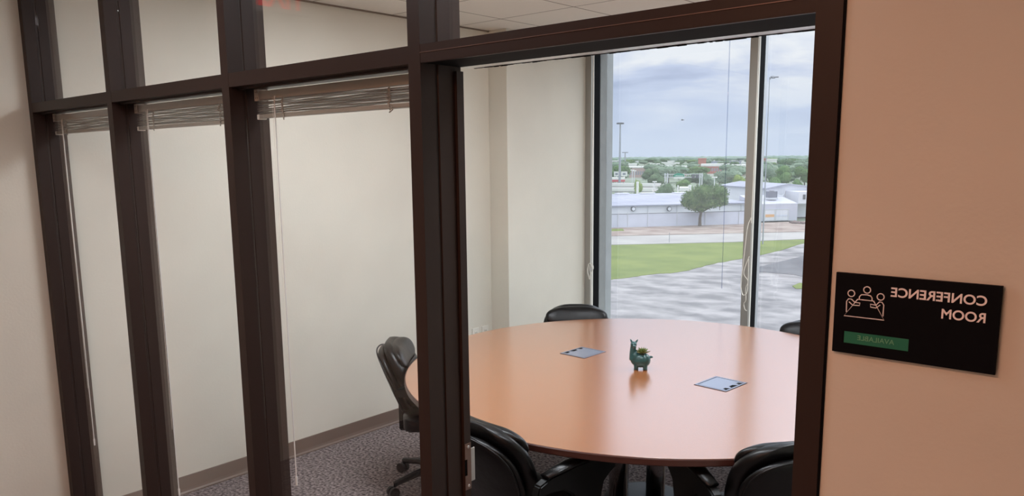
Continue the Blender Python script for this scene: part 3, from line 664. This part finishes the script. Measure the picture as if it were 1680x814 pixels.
# two-storey white building on the right
q2 = 10
s2a, s2b = s_at(1257, q2), s_at(1345, q2); s2c = s_at(1309, q2-3)
tw = empty('white_workshop', (O_.x+e2.x*q2, O_.y+e2.y*q2, G-.12), ang, 'taller white metal building with overhead doors at the right end of the warehouse', 'building')
hl, hp = hz(1257, 309, q2), hz(1290, 304, q2)
bm = MB(); b_ = bm.b; sp2 = s_at(1289, q2)
pts = [(s2a, 0), (s2b, 0), (s2b, hl), (sp2, hp+.2), (s2a, hl)]
A = [b_.verts.new((s, 0, z)) for s, z in pts]; B = [b_.verts.new((s, 16, z)) for s, z in pts]
b_.faces.new(A); b_.faces.new(B[::-1])
for i in range(5): b_.faces.new((A[i], A[(i+1) % 5], B[(i+1) % 5], B[i]))
bm.build('wall', WWH, tw)
bm = MB(); b_ = bm.b
for (sa_, za, sb_, zb_) in ((s2a-.4, hl-.02, sp2, hp+.22), (sp2, hp+.22, s2b, hl)):
    V_ = [b_.verts.new(p) for p in ((sa_, -.5, za), (sb_, -.5, zb_), (sb_, 16.2, zb_), (sa_, 16.2, za), (sa_, -.5, za+.18), (sb_, -.5, zb_+.18), (sb_, 16.2, zb_+.18), (sa_, 16.2, za+.18))]
    for f in ((0, 1, 2, 3), (4, 5, 6, 7), (0, 1, 5, 4), (1, 2, 6, 5), (2, 3, 7, 6), (3, 0, 4, 7)): b_.faces.new([V_[i] for i in f])
bm.build('roof', WRF, tw)
SHD = mat('pale_lavender_siding', (200, 200, 212), .6)
# lower lean-to in front of it
l0, l1 = s_at(1243, 4), s_at(1309, 4); zl = hz(1280, 333, 4); zh_ = hz(1280, 322, q2)
bm = MB(); b_ = bm.b
A = [b_.verts.new((l0, y, z)) for y, z in ((-6, 0), (-6, zl), (-.05, zl+1.1), (-.05, 0))]; B = [b_.verts.new((l1, y, z)) for y, z in ((-6, 0), (-6, zl), (-.05, zl+1.1), (-.05, 0))]
b_.faces.new(A); b_.faces.new(B[::-1])
for i in range(4): b_.faces.new((A[i], A[(i+1) % 4], B[(i+1) % 4], B[i]))
bm.build('lean_to', SHD, tw)
ORG = mat('orange_band', (230, 178, 128), .6)
for (u0, u1, oc) in ((1255.5, 1271, True), (1273.5, 1293, False)):
    a, c_ = s_at(u0, 4), s_at(u1, 4); dd = MB().box(a, c_, -6.12, -6.02, .1, hz(1270, 343, 4)).build('overhead_door', WWH, tw)
    bm = MB(); zt_ = hz(1270, 343, 4)
    bm.box(a-.12, a, -6.16, -6.02, .05, zt_+.12); bm.box(c_, c_+.12, -6.16, -6.02, .05, zt_+.12); bm.box(a, c_, -6.16, -6.02, zt_, zt_+.12); bm.build('door_frame', PST, dd)
    if oc: MB().box(a+.05, c_-.05, -6.14, -6.121, hz(1262, 355, 4), hz(1262, 350.5, 4)).build('orange_band', ORG, dd)
    else: MB().box(a+.05, c_-.05, -6.14, -6.121, hz(1262, 354.5, 4), hz(1262, 352, 4)).build('grey_band', FMAT, dd)
# projecting block with a small window
a, c_ = s_at(1310, 6), s_at(1352, 6)
MB().box(a, c_, -4, -.06, hz(1315, 333, 6), hz(1315, 313.5, 6)).build('upper_block', WWH, tw)
w_ = MB().box(s_at(1317, 6), s_at(1321, 6), -4.06, -4.001, hz(1318, 326, 6), hz(1318, 318, 6)).build('window', DKG, tw)
ac = empty('rooftop_unit', (O_ + e1*s_at(1268, 6) + e2*6.5).to_tuple()[:2] + (G-.12+zl+.78,), ang, 'grey rooftop air conditioning unit on the low white roof', 'air conditioner')
MB().box(-.75, .75, -.5, .5, .06, 1.05, bev=.05).build('casing', mat('unit_grey', (120, 122, 134), .6), ac)
MB().lathe([(.38, 1.05), (.38, 1.12)], 20).build('fan_guard', DKG, ac)
MB().box(-.8, .8, -.55, .55, -.25, .06).build('curb', PST, ac)
dp = MB().tube([(.75, 0, .35), (2.0, .1, .30), (2.3, .1, .75), (2.3, .1, 1.3)], .09, 8).build('duct', PST, ac)

# rubble and weeds by the workshop
rb = MB()
for k in range(26):
    p = O_+e1*s_at(random.uniform(1303, 1322), -1)+e2*random.uniform(-2, .5); r_ = random.uniform(.15, .4)
    rb.ell((p.x, p.y, G-.1+r_*.4), (r_, r_*.8, r_*.6), sub=1)
tag(rb.build('rubble_pile', mat('brown_rubble', (128, 112, 108), .95)), 'low brown rubble pile at the foot of the white workshop', 'rubble', None, 'stuff')

# ---------------- trees
LF = {}
def leafmat(name, c1, c2):
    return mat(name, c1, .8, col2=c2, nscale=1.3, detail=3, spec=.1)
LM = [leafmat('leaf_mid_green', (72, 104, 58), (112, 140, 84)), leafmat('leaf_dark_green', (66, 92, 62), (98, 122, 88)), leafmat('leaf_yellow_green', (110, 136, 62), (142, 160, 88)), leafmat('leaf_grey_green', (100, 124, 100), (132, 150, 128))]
BARK = mat('bark', (92, 80, 68), .9)
def crown_mesh(lobes, nleaf, size, mi, core=True):
    bm = MB(); b_ = bm.b
    for c_, r_ in lobes:
        if core:
            t_ = bmesh.new(); bmesh.ops.create_icosphere(t_, subdivisions=2, radius=1)
            for v in t_.verts: v.co *= .80*(1+.25*noise.noise(v.co*2+Vector(c_)))
            bm._merge(t_, Matrix.Translation(c_) @ Matrix.Diagonal((*r_, 1)))
    b_ = bm.b; vol = [r_[0]*r_[1]*r_[2] for _, r_ in lobes]
    for k in range(nleaf):
        c_, r_ = random.choices(lobes, vol)[0]
        d = Vector((random.gauss(0, 1), random.gauss(0, 1), random.gauss(0, 1))).normalized()
        rr = random.uniform(.72, 1.06)*(1+.22*noise.noise(d*2.3+Vector(c_)*1.7))
        p = Vector(c_)+Vector((d.x*r_[0], d.y*r_[1], d.z*r_[2]))*rr
        u_ = Vector((random.gauss(0, 1), random.gauss(0, 1), random.gauss(0, 1))).normalized(); w_ = u_.cross(d)
        if w_.length < .1: continue
        w_.normalize(); s = size*random.uniform(.6, 1.3)
        b_.faces.new([b_.verts.new(p+u_*s), b_.verts.new(p+w_*s*.6), b_.verts.new(p-u_*s), b_.verts.new(p-w_*s*.6)])
    me = bpy.data.meshes.new('crown'); b_.to_mesh(me); b_.free(); me.materials.append(LM[mi]); return me
def put(name, me, parent): o = bpy.data.objects.new(name, me); COL.objects.link(o); o.parent = parent; return o
# the big tree in front of the fence
bp = gp(1148, 371.2, -.12); k_ = depth(bp)/F_PX
bt = empty('broad_tree', bp, rot, 'broad green tree standing alone in front of the fence', 'tree')
def bx(u): return (u-1150)*k_
def bz(v): return (371.2-v)*k_
lob = [((bx(1140), 0, bz(328)), (21*k_, 2.0, 17*k_)), ((bx(1155), -.3, bz(318)), (19*k_, 2.0, 15*k_)), ((bx(1177), .3, bz(319)), (18*k_, 1.9, 15*k_)), ((bx(1183), .2, bz(330)), (12*k_, 1.4, 9*k_)), ((bx(1162), -.2, bz(333)), (22*k_, 1.9, 10*k_)), ((bx(1148), .0, bz(341)), (13*k_, 1.5, 7*k_)), ((bx(1127), 0, bz(333)), (9*k_, 1.2, 8*k_))]
put('crown', crown_mesh(lob, 9000, .13, 0), bt)
bm = MB(); bm.tube([(0, 0, 0), (bx(1150), 0, bz(358)), (bx(1152), 0, bz(345)), (bx(1156), 0, bz(330))], [.26, .2, .18, .1], 8)
bm.tube([(bx(1151), 0, bz(349)), (bx(1165), 0, bz(341)), (bx(1180), 0, bz(334))], [.12, .1, .05], 6); bm.tube([(bx(1151), 0, bz(350)), (bx(1141), 0, bz(341)), (bx(1132), 0, bz(335))], [.12, .1, .05], 6)
bm.tube([(bx(1181), 0, bz(345)), (bx(1180), 0, bz(335))], [.04, .05], 6)
bm.build('trunk', BARK, bt)

def variant(mi, seed, n=700):
    random.seed(seed); lobes = []
    for k in range(7):
        a = random.uniform(0, 6.28); r_ = random.uniform(0, .32)
        lobes.append(((math.cos(a)*r_, math.sin(a)*r_, .52+random.uniform(-.14, .2)), (random.uniform(.24, .36), random.uniform(.24, .36), random.uniform(.2, .3))))
    return crown_mesh(lobes, n, .035, mi)
CV = [variant(i % 4, 20+i) for i in range(8)]
TK = MB().tube([(0, 0, 0), (0, 0, .3), (.02, 0, .55)], [.03, .022, .015], 6).build('trunk_source', BARK); TKM = TK.data; bpy.data.objects.remove(TK)
def tree(p, h, w, vi, label, group=None, name='tree'):
    o = empty(name, p, random.uniform(0, 6.28), label, 'tree', group)
    c_ = put('crown', CV[vi], o); c_.scale = (w/1.15, w/1.15, h/1.02)
    t_ = put('trunk', TKM, o); t_.scale = (h, h, h)
    return o
random.seed(11)
USED = []
def free(p, r):
    return all((p.xy-q).length > (r+w_)*1.12 for q, w_ in USED)
def tpx(u, vbot, vtop, wpx, vi, label, group=None, dist=None):
    if dist is None: p = gp(u, vbot, -.3); dist = (p-CAM).xy.length
    p = far(u, dist); h = top_h(u, vtop, dist); d = ray(u, 300); k = dist/d.xy.length/F_PX
    USED.append((p.xy.copy(), wpx*k/2)); return tree(p, h, wpx*k, vi, label, group)
tpx(1095, 0, 297, 42, 1, 'dark round tree just behind the warehouse roof', dist=162)
tpx(1047, 0, 291, 16, 2, 'yellow-green tree top beside the white tank', dist=178)
tpx(1268, 0, 283, 44, 0, 'bright green tree behind the white workshop, left of its gable', dist=165)
tpx(1302, 0, 291, 34, 4, 'green tree rising over the white workshop gable', dist=175)
tpx(1290, 0, 266, 48, 0, 'tall pale green tree farther behind the workshop', dist=260)
tpx(1262, 0, 268, 36, 3, 'grey-green tree behind the light mast, right of the mullion', dist=300)
tpx(1320, 0, 270, 40, 4, 'tall green tree at the right edge of the window view', dist=270)
tpx(1290, 0, 257.5, 34, 5, 'dark domed tree on the skyline right of the mullion', dist=470)
tpx(1067, 0, 272, 34, 5, 'dark green tree left of the green highway sign', dist=300)
tpx(1076, 0, 281, 44, 1, 'broad dark tree under the green highway sign, left side', dist=240)
tpx(1158, 0, 284, 40, 7, 'grey-green tree behind the lone broad tree', dist=230)
tpx(1180, 0, 277, 36, 3, 'pale grey-green tree right of the brick school', dist=290)
tpx(1205, 0, 262, 22, 5, 'dark dome tree beside the red brick block', dist=480)
tpx(1212, 0, 283, 26, 2, 'yellow-green tree beside the mullion', dist=230)
tpx(1125, 0, 291, 36, 0, 'green tree behind the highway sign gantry', dist=215)
tpx(1018, 0, 281, 30, 7, 'grey-green tree behind the red roadside canopy', dist=330)
tpx(1192, 0, 295, 22, 1, 'dark tree right behind the broad tree crown', dist=190)
# farthest woodland band, a canopy nobody could count
bm = MB()
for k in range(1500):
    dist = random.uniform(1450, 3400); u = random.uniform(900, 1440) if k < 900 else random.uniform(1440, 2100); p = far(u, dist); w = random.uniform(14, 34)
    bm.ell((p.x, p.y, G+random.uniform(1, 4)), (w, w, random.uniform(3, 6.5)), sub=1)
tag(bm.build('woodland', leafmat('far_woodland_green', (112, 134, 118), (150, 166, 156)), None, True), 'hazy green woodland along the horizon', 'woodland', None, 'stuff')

# ---------------- distant buildings, signs and poles
BRK = mat('red_brick', (182, 118, 106), .8, noise_amt=.06, nscale=.3); BWH = mat('distant_white_wall', (232, 230, 226), .7); BPK = mat('pinkish_brick', (186, 160, 152), .8); GWN = mat('grey_window_bands', (140, 146, 156), .5)
def bpx(name, u0, u1, vt, dist, dep, m, label, rm=None, group=None, vroof=None, stripes=0, cat='building'):
    a, c_ = far(u0, dist), far(u1, dist); L = (c_-a).length; h = top_h((u0+u1)/2, vt, dist)
    o = empty(name, (a+c_)/2, math.atan2((c_-a).y, (c_-a).x), label, cat, group)
    USED.append((((a+c_)/2).xy.copy(), L/2+4))
    MB().box(-L/2, L/2, 0, dep, 0, h).build('wall', m, o)
    hr = (h-top_h((u0+u1)/2, vroof, dist)) if vroof else .6
    MB().box(-L/2-.3, L/2+.3, -.3, dep+.3, h-max(hr, .3), h+.15).build('roof', rm or BWH, o)
    if stripes:
        bm = MB(); n = stripes
        for k in range(n):
            x = -L/2+L*(k+.5)/n; bm.box(x-L/n*.28, x+L/n*.28, -.08, 0, h*.25, h*.6)
        bm.build('windows', GWN, o)
    return o
bpx('brick_tower', 1144.5, 1157.5, 260, 620, 14, BRK, 'tall red brick block on the horizon', BRK, stripes=0)
bpx('brick_school', 1150, 1186, 269.5, 480, 20, BRK, 'long brick building with a white roof band right of the red block', BWH, vroof=273, stripes=9)
bpx('brick_hall', 1187, 1222, 271, 430, 18, BPK, 'pinkish brick building with white roof beside the mullion', BWH, vroof=274, stripes=9)
bpx('white_office', 1032, 1073, 274, 400, 14, BPK, 'long low pinkish building with a white roof edge, left of centre', BWH, vroof=275.5, stripes=12)
bpx('white_school', 1087, 1126, 272.8, 420, 14, BPK, 'long low white-roofed building left of the red brick block', BWH, vroof=274.8, stripes=10)
bpx('red_shop', 1244, 1256, 260, 600, 14, BRK, 'red brick shop on the horizon right of the mullion', BRK)
bpx('pale_shed', 1256, 1273, 261, 640, 14, BWH, 'white shed on the horizon right of the red shop', BWH)
bpx('grey_shed', 1160, 1215, 264.5, 900, 24, mat('slate_grey_wall', (170, 174, 190), .8), 'long grey roofline on the horizon behind the brick school', GWN)
for k in range(60):
    dist = random.uniform(420, 1250); u = random.uniform(950, 1390); w = random.uniform(5, 16); kk_ = dist*w/F_PX/2
    if not free(far(u, dist), kk_+12): continue
    vt = 257+13000/dist*random.uniform(.50, .62)
    wm, wt = random.choice([(BWH, 'white'), (BWH, 'white'), (BPK, 'pinkish'), (GWN, 'grey')]); zone = 'among the middle-distance trees' if dist < 800 else 'among the farthest trees'
    side = 'left of the window mullion' if u < 1230 else 'right of the window mullion'
    bpx('distant_house', u-w/2, u+w/2, vt, dist, 12, wm, 'small %s walled building %s, %s' % (wt, zone, side), random.choice([BWH, PST]), group='small %s buildings %s, %s' % (wt, zone, side))
random.seed(5); cnt = 0
for k in range(2600):
    if cnt >= 175: break
    dist = random.choice([random.uniform(250, 480), random.uniform(380, 800), random.uniform(700, 1250)])
    u = random.uniform(940, 1400) if cnt < 120 else random.uniform(1400, 1950); h = random.uniform(5, 9.3); w = h*random.uniform(1.2, 2.2)*(1+dist/1500)
    if 992 < u < 1085 and dist < 340: continue
    p = far(u, dist)
    if not free(p, w/2): continue
    USED.append((p.xy.copy(), w/2)); cnt += 1
    vi = random.choice([0, 1, 3, 5, 7, 7, 3]); tone = {0: 'mid green', 1: 'dark green', 3: 'grey-green', 5: 'dark green', 7: 'grey-green'}[vi]
    zone = 'in the treeline near the warehouse' if dist < 480 else ('in the middle treeline' if dist < 800 else 'in the farthest treeline')
    side = 'left of the window mullion' if u < 1230 else 'right of the window mullion'
    tree(p, h, w, vi, '%s hazy tree %s, %s' % (tone, zone, side), '%s trees %s, %s' % (tone, zone, side))

# gas station canopy and billboards
cn = far(1010, 260); dcn = (far(1011, 260)-cn); an = math.atan2(dcn.y, dcn.x); kk = 260/ray(1010, 300).xy.length/F_PX
o = empty('red_canopy', cn, an, 'roadside canopy with white top and red fascia at the left of the window view', 'canopy')
RDC = mat('red_fascia', (206, 92, 100), .6)
MB().box(-14*kk, 15*kk, -3, 3, top_h(1010, 294.5, 260), top_h(1010, 291.5, 260)).build('white_top', BWH, o)
MB().box(-14*kk, 15*kk, -3.05, 3.05, top_h(1010, 298, 260), top_h(1010, 294.6, 260)).build('red_fascia', RDC, o)
for x in (-12, -4, 5, 13): MB().tube([(x*kk, 0, 0), (x*kk, 0, top_h(1010, 298, 260))], .25, 6).build('support', PST, o)
for (u0, u1, lb) in ((1007, 1016, 'left of two white roadside billboards above the red canopy'), (1019, 1029, 'right of two white roadside billboards above the red canopy')):
    p = far((u0+u1)/2, 285); k2 = 285/ray(1010, 300).xy.length/F_PX; o = empty('billboard', p, an, lb, 'billboard', 'white roadside billboards')
    h0, h1 = top_h(1015, 289.5, 285), top_h(1015, 281.5, 285); w2 = (u1-u0)*k2/2
    MB().box(-w2, w2, -.15, .15, h0, h1).build('board', BWH, o); MB().box(-w2*.5, w2*.45, -.2, -.16, h0+(h1-h0)*.3, h0+(h1-h0)*.7).build('panel', GWN, o)
    MB().tube([(0, 0, 0), (0, 0, h0)], .2, 6).build('post', PST, o)
# elevated road: two decks with barriers
for (d1, vt, lb) in ((215, 301.5, 'far deck of the pale elevated road at the left of the window view'), (195, 309, 'near deck of the pale elevated road at the left of the window view')):
    a, c_ = far(900, d1*1.05), far(1078, d1); L = (c_-a).length; h = top_h(1040, vt, d1)
    o = empty('elevated_road', (a+c_)/2, math.atan2((c_-a).y, (c_-a).x), lb, 'road', 'elevated road decks')
    MB().box(-L/2, L/2, -4, 4, h-.9, h-.6).build('deck', RDM, o)
    for y in (-4, 3.75): MB().box(-L/2, L/2, y, y+.25, h-.6, h).build('barrier', BWH, o)
    for x in range(-2, 3): MB().box(x*L/6-.4, x*L/6+.4, -2, 2, 0, h-.9).build('pier', PST, o)
# white tank and roof pipes behind the warehouse
def cyl(name, u, vt, dist, wpx, label, cat, m=BWH):
    p = far(u, dist); k = dist/ray(u, 300).xy.length/F_PX; h = top_h(u, vt, dist); r = wpx*k/2
    o = empty(name, p, 0, label, cat); MB().lathe([(r, 0), (r, h-.3)], 20).build('shell', m, o); MB().lathe([(r*1.15, h-.3), (r*1.1, h-.05), (r*.3, h)], 20).build('cap', m, o); return o
cyl('white_tank', 1046, 298, 160, 4, 'slim white tank standing behind the left half of the warehouse', 'tank')
cyl('white_chimney_pipe', 1112.5, 304, 152, 2, 'thin white pipe behind the warehouse left of the broad tree', 'pipe')
cyl('square_vent_stack', 1132, 303.5, 156, 5, 'short white vent stack beside the broad tree crown', 'vent')
bpx('white_truck_box', 1117, 1129, 309, 172, 5, BWH, 'low white box unit behind the warehouse roof', BWH, cat='container')
# highway sign gantry
d3 = 205; pa, pb = far(1089, d3), far(1153, d3); L = (pb-pa).length; an = math.atan2((pb-pa).y, (pb-pa).x)
ga = empty('sign_gantry', (pa+pb)/2, an, 'highway sign gantry spanning the road behind the warehouse', 'gantry')
kx = L/64; zb_ = top_h(1120, 291, d3); zt_ = top_h(1120, 286, d3)
def gx_(u): return (u-1121)*kx
bm = MB()
for z in (zb_, zt_): bm.tube([(gx_(1089), 0, z), (gx_(1152), 0, z)], .09, 6)
for k in range(22): x = gx_(1090+k*62/21); bm.tube([(x, 0, zb_), (x+kx*1.4, 0, zt_)], .05, 4)
bm.build('truss', PST, ga)
for u in (1091, 1095, 1148, 1151.5): MB().tube([(gx_(u), 0, 0), (gx_(u), 0, zt_+.3)], .16, 6).build('upright', PST, ga)
GRN = mat('highway_sign_green', (40, 150, 122), .5)
bm = MB(); arc = [(gx_(1104.5), top_h(1113, 290, d3)), (gx_(1123), top_h(1113, 290, d3)), (gx_(1122), top_h(1113, 286.5, d3)), (gx_(1118), top_h(1113, 284.7, d3)), (gx_(1113), top_h(1113, 284, d3)), (gx_(1109), top_h(1113, 284.7, d3)), (gx_(1105.5), top_h(1113, 286.5, d3))]
A = [bm.b.verts.new((x, -.25, z)) for x, z in arc]; B = [bm.b.verts.new((x, -.12, z)) for x, z in arc]; bm.b.faces.new(A); bm.b.faces.new(B[::-1])
for i in range(len(A)): bm.b.faces.new((A[i], A[(i+1) % len(A)], B[(i+1) % len(A)], B[i]))
bm.build('green_panel', GRN, ga)
MB().box(gx_(1105.5), gx_(1122.5), -.25, -.12, top_h(1113, 293.2, d3), top_h(1113, 290.3, d3)).build('white_panel', BWH, ga)
MB().box(gx_(1108), gx_(1121), -.29, -.26, top_h(1113, 288.9, d3), top_h(1113, 288.2, d3)).build('white_stripe', BWH, ga)
for u in (1137, 1143.5): MB().box(gx_(u)-2.6*kx, gx_(u)+2.6*kx, -.25, -.12, top_h(1140, 292.5, d3), top_h(1140, 286, d3)).build('grey_panel', DKG, ga)
# light masts
def mast(u, vt, dist, r, label, kind):
    p = far(u, dist); h = top_h(u, vt, dist); o = empty('light_mast', p, an, label, 'light mast'); MB().tube([(0, 0, 0), (0, 0, h)], [r*1.4, r*.7], 8).build('pole', PST2, o)
    k = dist/ray(u, 300).xy.length/F_PX
    if kind == 'ring':
        MB().tube([(math.cos(a*math.pi/6)*4.0*k, math.sin(a*math.pi/6)*4.0*k, h) for a in range(12)], .12, 5, closed=True).build('ring', DKG, o)
        for a in range(6):
            ca_, sa_ = math.cos(a*math.pi/3)*4.2*k, math.sin(a*math.pi/3)*4.2*k
            MB().box(ca_-.3, ca_+.3, sa_-.3, sa_+.3, h-.3, h+.08).build('lamp_head', DKG, o)
    else:
        for s, L_ in ((1, 8), (1, 4)):
            ar = MB().tube([(0, 0, h-.05-L_*.03), (s*L_*k*.5, -.2, h+.06), (s*L_*k, -.4 if L_ > 5 else .4, h-.02)], .035, 5).build('arm', DKG, o)
            MB().box(s*L_*k-.02, s*L_*k+.35, (-.4 if L_ > 5 else .4)-.12, (-.4 if L_ > 5 else .4)+.12, h-.10, h).build('lamp_head', DKG, ar)
PST2 = mat('grey_steel_mast', (150, 154, 162), .5)
mast(1016.5, 202, 230, .28, 'tall light mast at the left of the window view', 'ring')
mast(1025, 250, 520, .45, 'small farther light mast right of the tall one', 'ring')
mast(1255.5, 127, 95, .055, 'tall thin light mast just right of the window mullion', 'arm')
for u, vt, dist, lb in ((1037, 280, 225, 'thin lamp post left of the white tank'), (1040.5, 281, 228, 'thin lamp post nearest the white tank'), (1074, 299, 200, 'short lamp post left of the round dark tree'), (1172, 292, 172, 'short lamp post behind the broad tree')):
    p = far(u, dist); h = top_h(u, vt, dist); o = empty('lamp_post', p, 0, lb, 'lamp post'); MB().tube([(0, 0, 0), (0, 0, h)], .10, 6).build('pole', PST, o); MB().box(-.5, .5, -.2, .2, h, h+.25).build('lamp_head', BWH, o)
p = gp(1098, 398, -.12); o = empty('marker_post', p, 0, 'thin grey marker post at the edge of the lawn', 'post'); MB().tube([(0, 0, 0), (0, 0, 1.1)], .035, 6).build('post', PST2, o); MB().lathe([(.05, 1.1), (.05, 1.16)], 8).build('cap', PST2, o)
# bird in flight
bd = empty('bird', CAM+ray(1119.5, 197)*60, 0.6, 'small bird flying in the cloudy sky', 'bird')
bm = MB(); bd.scale = (.55, .55, .55)
bm.ell((0, 0, 0), (.20, .055, .06), sub=2); bm.ell((.21, 0, .02), (.05, .04, .04), sub=2); bm.tube([(.24, 0, .02), (.29, 0, .01)], [.015, .003], 6)
BRD = mat('bird_grey', (96, 98, 104), .8); bm.build('body', BRD, bd, True)
for s in (-1, 1):
    bm = MB(); b_ = bm.b
    top = [(.08, s*.03, .03), (.02, s*.22, .13), (-.10, s*.42, .10)]; bot = [(-.10, s*.03, .02), (-.12, s*.20, .10), (-.12, s*.42, .095)]
    A = [b_.verts.new(q) for q in top]; B = [b_.verts.new(q) for q in bot]; A2 = [b_.verts.new((q[0], q[1], q[2]-.012)) for q in top]; B2 = [b_.verts.new((q[0], q[1], q[2]-.012)) for q in bot]
    for i in (0, 1):
        b_.faces.new((A[i], A[i+1], B[i+1], B[i])); b_.faces.new((A2[i], A2[i+1], B2[i+1], B2[i])); b_.faces.new((A[i], A[i+1], A2[i+1], A2[i])); b_.faces.new((B[i], B[i+1], B2[i+1], B2[i]))
    bm.build('wing', BRD, bd)
